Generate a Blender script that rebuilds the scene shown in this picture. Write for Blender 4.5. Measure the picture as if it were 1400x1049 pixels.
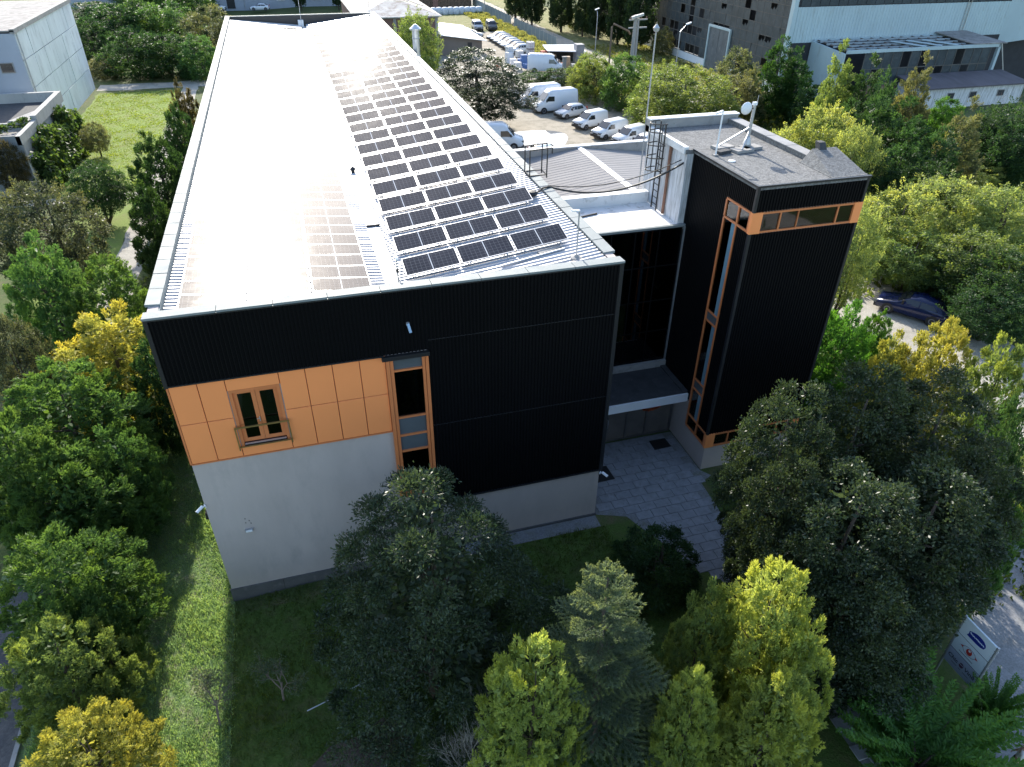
import bpy, math, random
import numpy as np
from mathutils import Matrix, Vector

for o in list(bpy.data.objects):
    bpy.data.objects.remove(o, do_unlink=True)
scene = bpy.context.scene
COL = scene.collection
R = math.radians

# ------------------------------------------------------------------ camera
CAM_POS = Vector((5.044, -20.313, 22.126))
PITCH, YAW, ROLL = 0.59926, 0.29300, 0.01104
fw = Vector((math.sin(YAW)*math.cos(PITCH), math.cos(YAW)*math.cos(PITCH), -math.sin(PITCH)))
rt0 = Vector((math.cos(YAW), -math.sin(YAW), 0)); up0 = rt0.cross(fw)
rt = rt0*math.cos(ROLL) + up0*math.sin(ROLL); upv = up0*math.cos(ROLL) - rt0*math.sin(ROLL)
cd = bpy.data.cameras.new('camera'); cam = bpy.data.objects.new('camera', cd); COL.objects.link(cam)
m3 = Matrix((rt, upv, -fw)).transposed()
cam.matrix_world = Matrix.Translation(CAM_POS) @ m3.to_4x4()
cd.sensor_width = 36.0; cd.lens = 968.99/1400*36.0
cd.clip_start = 0.3; cd.clip_end = 2500
scene.camera = cam

# ------------------------------------------------------------------ sky and sun
SUN_EL, SUN_AZ = R(29.0), R(0.6)          # azimuth clockwise from +Y
world = bpy.data.worlds.new('World'); scene.world = world; world.use_nodes = True
wn = world.node_tree.nodes; wl = world.node_tree.links; wn.clear()
sky = wn.new('ShaderNodeTexSky'); sky.sky_type = 'NISHITA'; sky.sun_disc = False
sky.sun_elevation = SUN_EL; sky.sun_rotation = SUN_AZ
sky.air_density = 1.0; sky.dust_density = 1.2; sky.ozone_density = 1.2
bg = wn.new('ShaderNodeBackground'); bg.inputs['Strength'].default_value = 0.15
wo = wn.new('ShaderNodeOutputWorld')
wl.new(sky.outputs[0], bg.inputs[0]); wl.new(bg.outputs[0], wo.inputs[0])
sd = bpy.data.lights.new('sun', 'SUN'); sd.energy = 3.4; sd.angle = R(0.55); sd.color = (1.0, 0.94, 0.84)
sun = bpy.data.objects.new('sun', sd); COL.objects.link(sun)
sdir = Vector((math.sin(SUN_AZ)*math.cos(SUN_EL), math.cos(SUN_AZ)*math.cos(SUN_EL), math.sin(SUN_EL)))
sun.rotation_euler = sdir.to_track_quat('Z', 'Y').to_euler(); sun.location = (0, 60, 60)
scene.view_settings.view_transform = 'Standard'; scene.view_settings.look = 'None'
scene.view_settings.exposure = 1.4; scene.view_settings.gamma = 1.0
scene.view_settings.use_curve_mapping = False
scene.cycles.max_bounces = 6; scene.cycles.diffuse_bounces = 3; scene.cycles.glossy_bounces = 3
scene.cycles.transmission_bounces = 4; scene.cycles.transparent_max_bounces = 8
scene.cycles.caustics_reflective = False; scene.cycles.caustics_refractive = False
scene.cycles.sample_clamp_indirect = 4.0

# ------------------------------------------------------------------ material helpers
MATS = {}
def newmat(name):
    m = bpy.data.materials.new(name); m.use_nodes = True
    nt = m.node_tree; nt.nodes.clear()
    out = nt.nodes.new('ShaderNodeOutputMaterial'); b = nt.nodes.new('ShaderNodeBsdfPrincipled')
    nt.links.new(b.outputs[0], out.inputs[0]); MATS[name] = m
    return m, nt, b, out
def N(nt, t, **kw):
    n = nt.nodes.new(t)
    for k, v in kw.items(): setattr(n, k, v)
    return n
def world_pos(nt, scale=(1, 1, 1)):
    g = N(nt, 'ShaderNodeNewGeometry'); mp = N(nt, 'ShaderNodeMapping')
    mp.inputs['Scale'].default_value = scale
    nt.links.new(g.outputs['Position'], mp.inputs['Vector']); return mp.outputs[0]
def noise(nt, vec, scale, detail=4, rough=.6):
    n = N(nt, 'ShaderNodeTexNoise'); n.inputs['Scale'].default_value = scale
    n.inputs['Detail'].default_value = detail; n.inputs['Roughness'].default_value = rough
    nt.links.new(vec, n.inputs['Vector']); return n.outputs['Fac']
def ramp(nt, fac, stops):
    r = N(nt, 'ShaderNodeValToRGB'); el = r.color_ramp.elements
    while len(el) < len(stops): el.new(.5)
    for e, (p, c) in zip(el, stops): e.position = p; e.color = (*c, 1) if len(c) == 3 else c
    nt.links.new(fac, r.inputs[0]); return r.outputs[0]
def mixc(nt, fac, a, b, mode='MIX'):
    m = N(nt, 'ShaderNodeMix', data_type='RGBA', blend_type=mode)
    for s, v in ((m.inputs[0], fac), (m.inputs[6], a), (m.inputs[7], b)):
        if hasattr(v, 'links') or isinstance(v, bpy.types.NodeSocket): nt.links.new(v, s)
        else: s.default_value = v if not isinstance(v, (tuple, list)) else ((*v, 1) if len(v) == 3 else v)
    return m.outputs[2]
def bump(nt, b, h, strength=.3, dist=.02):
    n = N(nt, 'ShaderNodeBump'); n.inputs['Strength'].default_value = strength; n.inputs['Distance'].default_value = dist
    nt.links.new(h, n.inputs['Height']); nt.links.new(n.outputs[0], b.inputs['Normal'])
def M(name, col, rough=.6, var=.18, scale=1.2, stretch=(1, 1, 1), bmp=.0, bscale=30, metal=0, spec=.5, col2=None, thr=None, rvar=0.0):
    """plain surface: base colour broken up by two octaves of wear, optional second colour in patches"""
    if name in MATS: return MATS[name]
    m, nt, b, out = newmat(name)
    v = world_pos(nt, stretch)
    n1 = noise(nt, v, scale, 5, .62)
    lo = tuple(max(0, c*(1-var)) for c in col); hi = tuple(min(1, c*(1+var)) for c in col)
    c = ramp(nt, n1, [(.25, lo), (.75, hi)])
    if col2:
        n2 = noise(nt, v, scale*2.3, 6, .7)
        t = thr or .55
        f = ramp(nt, n2, [(t-.06, (0, 0, 0)), (t+.1, (1, 1, 1))])
        c = mixc(nt, f, c, col2)
    nt.links.new(c, b.inputs['Base Color'])
    b.inputs['Roughness'].default_value = rough; b.inputs['Metallic'].default_value = metal
    b.inputs['Specular IOR Level'].default_value = spec
    if rvar:
        rr = ramp(nt, noise(nt, v, scale*3, 4), [(.3, (rough-rvar,)*3), (.7, (rough+rvar,)*3)])
        nt.links.new(rr, b.inputs['Roughness'])
    if bmp: bump(nt, b, noise(nt, world_pos(nt), bscale, 3), bmp)
    return m

# ------------------------------------------------------------------ mesh helpers
class MB:
    def __init__(s): s.v = []; s.f = []
    def add(s, vs, fs):
        k = len(s.v); s.v += [tuple(map(float, p)) for p in vs]; s.f += [tuple(i+k for i in f) for f in fs]; return s
    def box(s, x0, x1, y0, y1, z0, z1):
        return s.add([(x0,y0,z0),(x1,y0,z0),(x1,y1,z0),(x0,y1,z0),(x0,y0,z1),(x1,y0,z1),(x1,y1,z1),(x0,y1,z1)],
                     [(0,3,2,1),(4,5,6,7),(0,1,5,4),(1,2,6,5),(2,3,7,6),(3,0,4,7)])
    def obox(s, c, ax, ay, az):
        """box from centre and three half-axes"""
        c, ax, ay, az = map(Vector, (c, ax, ay, az)); P = []
        for k in (-1, 1):
            for i, j in ((-1,-1),(1,-1),(1,1),(-1,1)): P.append(c+ax*i+ay*j+az*k)
        return s.add(P, [(0,3,2,1),(4,5,6,7),(0,1,5,4),(1,2,6,5),(2,3,7,6),(3,0,4,7)])
    def bar(s, a, b, w, h=None, up=(0,0,1)):
        a, b = Vector(a), Vector(b); d = (b-a); L = d.length; d.normalize(); u = Vector(up)
        if abs(d.dot(u)) > .98: u = Vector((0,1,0))
        sx = d.cross(u).normalized(); sz = sx.cross(d)
        return s.obox((a+b)/2, d*L/2, sx*w/2, sz*(h or w)/2)
    def poly(s, pts): return s.add(pts, [tuple(range(len(pts)))])
    def prism(s, pts, off):
        """closed polygon pts extruded by vector off"""
        n = len(pts); o = Vector(off); P = [Vector(p) for p in pts]
        return s.add(P+[p+o for p in P], [tuple(range(n))[::-1], tuple(range(n, 2*n))]+[(i, (i+1)%n, (i+1)%n+n, i+n) for i in range(n)])
    def tube(s, pts, rad, n=6, cap=True):
        """tube through pts; rad a number or one per point"""
        P = [Vector(p) for p in pts]; k0 = len(s.v)
        if not hasattr(rad, '__len__'): rad = [rad]*len(P)
        ref = None
        for i, p in enumerate(P):
            d = (P[min(i+1, len(P)-1)]-P[max(i-1, 0)]).normalized()
            if ref is None: ref = Vector((1,0,0)) if abs(d.x) < .8 else Vector((0,1,0))
            a = (ref-d*ref.dot(d)).normalized(); b = d.cross(a); ref = a
            for j in range(n):
                t = 2*math.pi*j/n; s.v.append(tuple(p+(a*math.cos(t)+b*math.sin(t))*rad[i]))
        for i in range(len(P)-1):
            for j in range(n):
                s.f.append((k0+i*n+j, k0+i*n+(j+1)%n, k0+(i+1)*n+(j+1)%n, k0+(i+1)*n+j))
        if cap:
            s.f.append(tuple(k0+j for j in range(n))[::-1]); s.f.append(tuple(k0+(len(P)-1)*n+j for j in range(n)))
        return s
    def lathe(s, prof, c=(0,0,0), axis='z', n=16):
        k0 = len(s.v)
        for r, h in prof:
            for j in range(n):
                t = 2*math.pi*j/n; x, y = r*math.cos(t), r*math.sin(t)
                p = {'z': (x, y, h), 'y': (x, h, y), 'x': (h, x, y)}[axis]
                s.v.append((p[0]+c[0], p[1]+c[1], p[2]+c[2]))
        for i in range(len(prof)-1):
            for j in range(n): s.f.append((k0+i*n+j, k0+i*n+(j+1)%n, k0+(i+1)*n+(j+1)%n, k0+(i+1)*n+j))
        s.f.append(tuple(k0+j for j in range(n))[::-1]); s.f.append(tuple(k0+(len(prof)-1)*n+j for j in range(n)))
        return s
    def mesh(s, name, mat, smooth=False):
        me = bpy.data.meshes.new(name); me.from_pydata(s.v, [], s.f); me.update()
        me.materials.append(mat)
        if smooth:
            for p in me.polygons: p.use_smooth = True
        return me
    def build(s, name, mat, parent=None, smooth=False, loc=None):
        o = bpy.data.objects.new(name, s.mesh(name, mat, smooth)); COL.objects.link(o)
        if parent is not None: o.parent = parent
        if loc is not None: o.location = loc
        return o
def link(name, me, parent=None, loc=(0,0,0), rot=(0,0,0), sc=(1,1,1)):
    o = bpy.data.objects.new(name, me); COL.objects.link(o); o.parent = parent
    o.location = loc; o.rotation_euler = rot; o.scale = sc; return o
def tag(o, label, cat, group=None, kind=None):
    if label: o['label'] = label
    if cat: o['category'] = cat
    if group: o['group'] = group
    if kind: o['kind'] = kind
    return o
def thing(name, label, cat, loc=(0,0,0), rz=0, group=None):
    o = bpy.data.objects.new(name, None); o.empty_display_size = .3; COL.objects.link(o)
    o.location = loc; o.rotation_euler = (0, 0, rz); return tag(o, label, cat, group)
def struct(name, mb, mat, label=None, parent=None):
    o = mb.build(name, mat, parent); o['kind'] = 'structure'
    if label: o['label'] = label
    return o
def copy_tree(o, parent=None):
    c = o.copy(); COL.objects.link(c); c.parent = parent
    for ch in o.children: copy_tree(ch, c)
    return c
def sstep(a, b, x):
    t = min(1, max(0, (x-a)/(b-a))); return t*t*(3-2*t)
def gz(x, y=0): return -0.55 + .55*min(1, max(0, (x-.5)/9.5))

# ================================================================== MATERIALS
m_black = M('black_cladding', (.0035, .0037, .0046), .55, .15, .4, spec=.10)
m_blacktrim = M('black_trim', (.014, .015, .018), .45, .1)
m_grey = M('grey_render', (.475, .41, .375), .85, .12, .55, (1, 1, .35), .12, 60, col2=(.425, .37, .34), thr=.58)
m_orange = M('orange_panel', (.95, .315, .105), .45, .05, .3, spec=.4)
m_oframe = M('orange_frame', (.62, .20, .07), .45, .08)
m_ojoint = M('orange_joint', (.26, .075, .03), .7, .1)
m_coping = M('coping_metal', (.215, .24, .24), .65, .12, .8, spec=.2, rvar=.06)
m_sheet = M('roof_sheet', (.50, .50, .51), .40, .10, .6, metal=.2, col2=(.42, .38, .37), thr=.66, rvar=.06)
m_gutter = M('gutter_membrane', (.66, .66, .65), .5, .10, 1.0, col2=(.42, .40, .37), thr=.70)
m_felt = M('roof_felt', (.165, .165, .16), .95, .45, 6.0, (1, 1, 1), 1.0, 14, spec=.12, col2=(.27, .265, .26), thr=.55)
m_feltdark = M('dark_felt', (.045, .047, .05), .85, .3, 2.2, bmp=.5, bscale=25, col2=(.10, .10, .10), thr=.64)
m_white = M('white_paint', (.78, .79, .80), .6, .06, .8)
m_oldwhite = M('streaked_white_wall', (.60, .61, .62), .85, .16, 1.3, (2.4, 2.4, .25), .3, 18, col2=(.34, .34, .335), thr=.53)
m_memb = M('white_membrane', (.74, .74, .73), .6, .08, .9, bmp=.15, bscale=9, col2=(.46, .45, .43), thr=.60)
m_steel = M('galvanised_steel', (.45, .46, .47), .4, .15, 3, metal=.6)
m_darksteel = M('dark_steel', (.02, .02, .021), .5, .2)
m_brass = M('brass_rail', (.30, .20, .07), .4, .15, 3, metal=.5)
m_conc = M('concrete', (.30, .29, .275), .9, .2, .9, bmp=.35, bscale=14, col2=(.20, .195, .18), thr=.60)
m_plinth = M('plinth_concrete', (.10, .10, .10), .9, .25, 1.4, bmp=.3, bscale=14, col2=(.16, .155, .15), thr=.62)
m_rubber = M('black_rubber', (.012, .012, .012), .6, .1)
m_alu = M('aluminium', (.62, .63, .65), .32, .06, metal=.7)
m_interior = M('dark_interior', (.035, .036, .04), .9, .2)
m_carwhite = M('white_car_paint', (.74, .76, .78), .22, .03, .5, spec=.6)
m_hub = M('wheel_hub', (.22, .22, .23), .4, .1, metal=.5)
m_carblack = M('black_plastic', (.015, .015, .017), .5, .1)

def glass_mat(name, tint, gl=1.0, rough=.03, opaque=0.0):
    """window glass: tinted see-through mixed by Fresnel with mirror reflection"""
    m = bpy.data.materials.new(name); m.use_nodes = True; nt = m.node_tree; nt.nodes.clear()
    out = N(nt, 'ShaderNodeOutputMaterial'); tr = N(nt, 'ShaderNodeBsdfTransparent'); gl_ = N(nt, 'ShaderNodeBsdfGlossy')
    tr.inputs[0].default_value = (*tint, 1); gl_.inputs['Roughness'].default_value = rough
    gl_.inputs['Color'].default_value = (gl, gl, gl, 1)
    fr = N(nt, 'ShaderNodeFresnel'); fr.inputs['IOR'].default_value = 1.6
    mx = N(nt, 'ShaderNodeMixShader')
    nt.links.new(fr.outputs[0], mx.inputs[0]); nt.links.new(tr.outputs[0], mx.inputs[1]); nt.links.new(gl_.outputs[0], mx.inputs[2])
    nt.links.new(mx.outputs[0], out.inputs[0]); MATS[name] = m; return m
m_glass = glass_mat('clear_glass', (.62, .68, .70))
m_glassdark = glass_mat('tinted_glass', (.20, .23, .26))
m_spandrel = M('spandrel_glass', (.10, .115, .125), .12, .15, .8, spec=.6)
m_carglass = M('car_glass', (.02, .024, .028), .06, .1, spec=.8)

def solar_mat(name, r0, r1):
    m, nt, b, out = newmat(name)
    tc = N(nt, 'ShaderNodeTexCoord'); sp = N(nt, 'ShaderNodeSeparateXYZ'); nt.links.new(tc.outputs['Object'], sp.inputs[0])
    def lines(sock, pitch, width, off=0.0):
        a = N(nt, 'ShaderNodeMath', operation='MULTIPLY_ADD'); a.inputs[1].default_value = 1/pitch; a.inputs[2].default_value = off+100
        nt.links.new(sock, a.inputs[0]); f = N(nt, 'ShaderNodeMath', operation='FRACT'); nt.links.new(a.outputs[0], f.inputs[0])
        l = N(nt, 'ShaderNodeMath', operation='LESS_THAN'); l.inputs[1].default_value = width/pitch; nt.links.new(f.outputs[0], l.inputs[0]); return l.outputs[0]
    lx = lines(sp.outputs[0], .1555, .010, .5); ly = lines(sp.outputs[1], .1555, .010, .5)
    mx = N(nt, 'ShaderNodeMath', operation='MAXIMUM'); nt.links.new(lx, mx.inputs[0]); nt.links.new(ly, mx.inputs[1])
    ab = N(nt, 'ShaderNodeMath', operation='ABSOLUTE'); nt.links.new(sp.outputs[0], ab.inputs[0])
    cd_ = N(nt, 'ShaderNodeMath', operation='LESS_THAN'); cd_.inputs[1].default_value = .016; nt.links.new(ab.outputs[0], cd_.inputs[0])
    n1 = noise(nt, world_pos(nt), .7, 4)
    base = ramp(nt, n1, [(.3, (.016, .018, .026)), (.7, (.028, .030, .040))])
    c = mixc(nt, mx.outputs[0], base, (.11, .115, .125)); c = mixc(nt, cd_.outputs[0], c, (.55, .56, .57))
    nt.links.new(c, b.inputs['Base Color'])
    rr = ramp(nt, noise(nt, world_pos(nt), 2.2, 5), [(.3, (r0,)*3), (.7, (r1,)*3)])
    nt.links.new(rr, b.inputs['Roughness']); b.inputs['Specular IOR Level'].default_value = .12
    return m
m_solar = solar_mat('solar_cells', .095, .125)
m_solarrough = solar_mat('rougher_solar_cells', .11, .15)  # same cells with a rougher face, set for glare on the left roof

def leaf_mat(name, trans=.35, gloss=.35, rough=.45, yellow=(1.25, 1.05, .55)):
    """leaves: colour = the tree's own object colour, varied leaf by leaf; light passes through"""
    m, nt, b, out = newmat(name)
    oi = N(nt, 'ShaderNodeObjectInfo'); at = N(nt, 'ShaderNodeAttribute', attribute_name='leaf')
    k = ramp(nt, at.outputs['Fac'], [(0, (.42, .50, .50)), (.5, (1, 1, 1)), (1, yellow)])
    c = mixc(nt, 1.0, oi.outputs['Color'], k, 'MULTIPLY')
    n1 = noise(nt, world_pos(nt), .9, 3)
    c = mixc(nt, 1.0, c, ramp(nt, n1, [(.3, (.78, .82, .85)), (.7, (1.15, 1.12, 1.0))]), 'MULTIPLY')
    nt.links.new(c, b.inputs['Base Color']); b.inputs['Roughness'].default_value = rough
    b.inputs['Specular IOR Level'].default_value = gloss
    t = N(nt, 'ShaderNodeBsdfTranslucent')
    tc = mixc(nt, 1.0, c, (1.9, 1.85, 1.05), 'MULTIPLY'); nt.links.new(tc, t.inputs[0])
    mx = N(nt, 'ShaderNodeMixShader'); mx.inputs[0].default_value = trans
    nt.links.new(b.outputs[0], mx.inputs[1]); nt.links.new(t.outputs[0], mx.inputs[2]); nt.links.new(mx.outputs[0], out.inputs[0])
    return m
m_leaf = leaf_mat('leaf', .46, .30, .5)
m_needle = leaf_mat('needle', .42, .25, .55, (1.3, 1.15, .7))
m_gloss = leaf_mat('glossy_leaf', .30, .42, .42, (1.35, 1.2, .75))
m_bark = M('bark', (.085, .065, .05), .95, .3, 4, (1, 1, .3), .6, 20)
m_deadwood = M('dead_wood', (.30, .27, .24), .9, .25, 4)
m_pinkbark = M('pale_bark', (.20, .155, .13), .9, .25, 4)

# ================================================================== GROUND, ROADS, PATHS
def ground_mat(name, c1, c2, c3, s1=.12, s2=1.4, bmp=.6, speck=None):
    m, nt, b, out = newmat(name); v = world_pos(nt)
    c = ramp(nt, noise(nt, v, s1, 6, .65), [(.35, c1), (.62, c2)])
    c = mixc(nt, ramp(nt, noise(nt, v, s2, 6, .7), [(.46, (0, 0, 0)), (.66, (1, 1, 1))]), c, c3)
    c = mixc(nt, .35, c, ramp(nt, noise(nt, v, 14, 3), [(.3, (.2, .2, .2)), (.7, (.8, .8, .8))]), 'OVERLAY')
    if speck:
        vo = N(nt, 'ShaderNodeTexVoronoi'); vo.inputs['Scale'].default_value = 1.6; nt.links.new(v, vo.inputs['Vector'])
        f1 = ramp(nt, vo.outputs['Distance'], [(.06, (1, 1, 1)), (.12, (0, 0, 0))])
        f2 = ramp(nt, noise(nt, v, .16, 3), [(.5, (0, 0, 0)), (.6, (1, 1, 1))])
        f = mixc(nt, 1.0, f1, f2, 'MULTIPLY'); c = mixc(nt, f, c, speck)
    nt.links.new(c, b.inputs['Base Color']); b.inputs['Roughness'].default_value = .95
    b.inputs['Specular IOR Level'].default_value = .2
    bump(nt, b, noise(nt, v, 9, 5, .7), bmp, .06); return m
m_ground = ground_mat('rough_grass_ground', (.055, .085, .026), (.085, .115, .035), (.12, .11, .055))
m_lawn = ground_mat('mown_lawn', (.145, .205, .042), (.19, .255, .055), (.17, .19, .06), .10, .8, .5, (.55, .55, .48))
m_litlawn = ground_mat('sunlit_long_lawn', (.13, .20, .08), (.17, .245, .10), (.24, .235, .14), .25, 1.6, .8)  # lit copy of the lawn; sunlight on the strip is put into the colour
m_frontlawn = ground_mat('shaded_front_lawn', (.055, .095, .02), (.08, .13, .028), (.085, .10, .035), .25, 1.6, .8)  # darker copy of the lawn; the building's shade is put into the colour
m_gravel = ground_mat('gravel_yard', (.30, .265, .21), (.38, .34, .275), (.22, .20, .155), .16, .9, .4)
m_asph = ground_mat('worn_asphalt', (.075, .075, .078), (.10, .10, .10), (.13, .125, .12), .2, 1.1, .25)
m_pathc = ground_mat('concrete_path', (.36, .335, .29), (.42, .395, .34), (.28, .26, .22), .3, 1.2, .25)
m_pathg = ground_mat('grey_pavement', (.24, .24, .245), (.29, .29, .29), (.20, .20, .195), .3, 1.2, .25)
m_road = ground_mat('dusty_road', (.37, .335, .275), (.44, .40, .33), (.32, .29, .23), .2, .9, .25)
m_paver = M('paving_stone', (.225, .235, .25), .85, .22, 2.2, bmp=.4, bscale=22, col2=(.17, .175, .18), thr=.58)
m_dry = ground_mat('dry_meadow', (.15, .165, .05), (.20, .20, .075), (.27, .23, .12), .14, .7, .7)
m_soil = ground_mat('bare_soil', (.05, .038, .03), (.08, .06, .045), (.11, .09, .07), .5, 2, .6)
m_bed = ground_mat('paver_bedding', (.185, .19, .20), (.215, .22, .225), (.15, .155, .13), .5, 2, .4)

def sheet(x0, x1, y0, y1, dz=.004, nx=6, ny=2, wob=0, seed=1):
    """flat sheet that follows the ground; wob makes the edges uneven"""
    rn = random.Random(seed); mb = MB(); P = []
    if wob: nx = max(nx, int((x1-x0)/1.5)); ny = max(ny, int((y1-y0)/1.5))
    X_ = sorted(set([x0+(x1-x0)*i/nx for i in range(nx+1)]+[q for q in (.5, 10) if x0 < q < x1])); nx = len(X_)-1
    for j in range(ny+1):
        for i in range(nx+1):
            x = X_[i]; y = y0+(y1-y0)*j/ny
            if wob:
                if i in (0, nx): x += rn.uniform(-wob, wob)
                if j in (0, ny): y += rn.uniform(-wob, wob)
            P.append((x, y, gz(x)+dz))
    F = [(j*(nx+1)+i, j*(nx+1)+i+1, (j+1)*(nx+1)+i+1, (j+1)*(nx+1)+i) for j in range(ny) for i in range(nx)]
    return mb.add(P, F)
def polysheet(pts, dz): return MB().poly([(x, y, gz(x)+dz) for x, y in pts])

g = MB(); xs = [-500, -200, -60, 0.5, 1.5, 2.5, 3.5, 4.5, 5.5, 6.5, 7.5, 8.5, 10, 40, 120, 300, 700]; P = []
for y in (-150, -20, 0, 20, 120, 300, 900):
    for x in xs: P.append((x, y, gz(x)))
n = len(xs); g.add(P, [(j*n+i, j*n+i+1, (j+1)*n+i+1, (j+1)*n+i) for j in range(6) for i in range(n-1)])
struct('ground', g, m_ground, 'rough grassy ground running out past the yards')
struct('lawn', sheet(-20.4, -9.6, 51.5, 95, .006, wob=.35, seed=3), m_lawn, 'sunlit mown lawn beside the white panel building')
struct('grass_strip', sheet(-9, 0.0, -18, 26, .005, 8, 8), m_litlawn, 'grass strip along the left side of the office building')
struct('shaded_front_lawn', sheet(0, 24, -18, -.75, .005, 14, 4), m_frontlawn, 'shaded lawn in front of the office building')
struct('small_lawn', sheet(-14, -9.2, 27, 49, .006, wob=.3, seed=8), m_lawn, 'small lawn around the round conifer')
struct('side_path', sheet(-9.4, -7.4, 27, 101, .010, wob=.12, seed=4), m_pathc, 'pale concrete path beside the lawn')
struct('cross_path', sheet(-20, -9.5, 49.3, 50.9, .012, wob=.1, seed=5), m_pathc, 'narrow pale path crossing below the lawn')
struct('back_path', sheet(-21, -2, 96.5, 100.5, .014, wob=.3, seed=6), m_pathc, 'pale track behind the lawn')
struct('gravel_yard', sheet(15.5, 47, 45, 78, .006, wob=.6, seed=7), m_gravel, 'gravel car park behind the office building')
struct('storage_yard', sheet(28, 51, 84, 133, .006, wob=.5, seed=9), m_gravel, 'dusty storage yard with parked cars')
struct('back_road', sheet(52.8, 58, 60, 240, .010, wob=.35, seed=10), m_road, 'pale dusty road beside the metal fence')
struct('road_shoulder', sheet(28, 52, 240, 300, .006, wob=.5, seed=11), m_road)
struct('dry_meadow', sheet(58.2, 69.8, 66, 190, .006, wob=.6, seed=12), m_dry, 'dry yellow grass between the road and the factory')
struct('weedy_patch', sheet(29, 50.5, 135, 160, .008, wob=.6, seed=13), m_dry, 'weedy grass patch inside the fence')
struct('service_road', sheet(37, 45, -40, 30, .006, wob=.3, seed=14), m_pathc, 'pale drive where the blue car stands')
struct('street', sheet(-16, -6.6, -40, 3.0, .012, 4, 4), m_asph, 'dark asphalt street at the lower left')
struct('right_street', polysheet([(27.6, -4), (26.6, -9), (24.6, -11.9), (22.3, -13.4), (21.6, -16), (21.6, -40), (33, -40), (33, -4)], .012), m_pathg, 'pale pavement seen past the sign')
kb = struct('kerb', MB().box(-6.6, -6.45, -40, 3.0, -.6, -.42), m_conc, 'stone kerb between street and grass')
struct('soil_bed', MB().add(*(lambda n: ([(5.2+2.9*math.cos(2*math.pi*i/n)*(1+.15*math.sin(5*i)), -8.6+1.9*math.sin(2*math.pi*i/n)*(1+.12*math.cos(3*i)), gz(5.2)+.03+.0*i) for i in range(n)], [tuple(range(n))]))(22)), m_soil, 'bare soil under the dark yew')
struct('forecourt_bed', polysheet([(15.06, 4.4), (15.06, -.02), (16.3, -.5), (16.75, -1.6), (18.45, -4.7), (18.9, -8), (19.0, -18), (20.6, -18), (20.3, -10.8), (20.15, -4.8), (20.5, .55), (21.2, .9), (20.88, 1.35), (20.88, 4.4)], .010), m_bed, 'dark joints of the paved forecourt')
walk = struct('front_walk', sheet(8.9, 15.0, -.72, -.02, .010, 6, 1), m_bed, 'narrow walk along the front wall')
paving = bpy.data.objects.get('forecourt_bed')
# individual paving stones, clipped to the path outline by their centres
rn = random.Random(5)
pm = []
for k in range(6):
    mb = MB(); a, b_, h = .3625, .2325, .03
    j = [rn.uniform(-.006, .006) for _ in range(8)]
    lo = [(-a, -b_), (a, -b_), (a, b_), (-a, b_)]
    mb.add([(x+j[i], y+j[i+4], 0) for i, (x, y) in enumerate(lo)]+[(x*.975, y*.96, h+rn.uniform(-.004, .004)) for x, y in lo],
           [(4,5,6,7),(0,1,5,4),(1,2,6,5),(2,3,7,6),(3,0,4,7)])
    pm.append(mb.mesh('paver', m_paver))
def inside(x, y):
    if y > -.1: return 15.4 < x < 20.55 if y > .6 else 15.4 < x < 20.4
    if y > -.6: return 16.4 < x < 20.35
    if y > -1.7: return 16.75 < x < 20.25
    if y > -4.8: return 16.75+(-1.7-y)*.55 < x < 20.15-(-1.7-y)*.03
    return 18.75+min(1, (-4.8-y)/4)*.35 < x < 19.95+min(1, (-4.8-y)/8)*.4
for j in range(-31, 9):
    for i in range(-2, 9):
        y = .30+j*.475; x = 15.6+i*.735+(j % 2)*.36
        if y < 4.2 and y > -13.5 and inside(x, y):
            link('paver', rn.choice(pm), paving, (x, y, gz(x)+.012), (rn.uniform(-.012, .012), rn.uniform(-.012, .012), rn.uniform(-.01, .01)+(0 if rn.random() < .5 else math.pi)))
for i in range(8):
    link('paver', rn.choice(pm), walk, (9.3+i*.74, -.37, gz(9.3)+.014), (0, rn.uniform(-.012, .012), rn.uniform(-.01, .01)))

# puddle
m_water, nt, b, out = newmat('puddle_water')
b.inputs['Base Color'].default_value = (.20, .19, .17, 1); b.inputs['Roughness'].default_value = .03; b.inputs['Specular IOR Level'].default_value = .6
pd = [(31.0+3.1*math.cos(t)*(1+.22*math.sin(3*t+.5)), 56.2+4.6*math.sin(t)*(1+.18*math.cos(2*t)), .016) for t in [2*math.pi*i/28 for i in range(28)]]
struct('puddle', MB().poly(pd), m_water, 'shallow puddle on the gravel car park')

# ================================================================== OFFICE BUILDING
def corrug(mb, p0, du, L, dv, nrm, pitch, depth, top=.35):
    """trapezoid ribbed sheet: ribs repeat along du over L, run along dv, stand out along nrm"""
    p0, du, dv, nrm = map(Vector, (p0, du, dv, nrm)); prof = []; k = int(round(L/pitch)); p = L/k
    for i in range(k):
        a = i*p; s = p*.12; t = p*top
        prof += [(a, 0), (a+p-2*s-t, 0), (a+p-s-t, depth), (a+p-s, depth)]
    prof.append((L, 0)); k0 = len(mb.v); n = len(prof)
    for u, d in prof: mb.v.append(tuple(p0+du*u+nrm*d))
    for u, d in prof: mb.v.append(tuple(p0+du*u+nrm*d+dv))
    fl = du.cross(dv).dot(nrm) > 0
    for i in range(n-1):
        q = (k0+i, k0+i+1, k0+n+i+1, k0+n+i); mb.f.append(q if fl else q[::-1])
    return mb
BL, BW, BH = 65.4, 15.03, 12.0
OB = thing('office_building', 'long black clad office building with orange panel band and solar panels on its roof', 'building')
w = MB()
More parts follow.
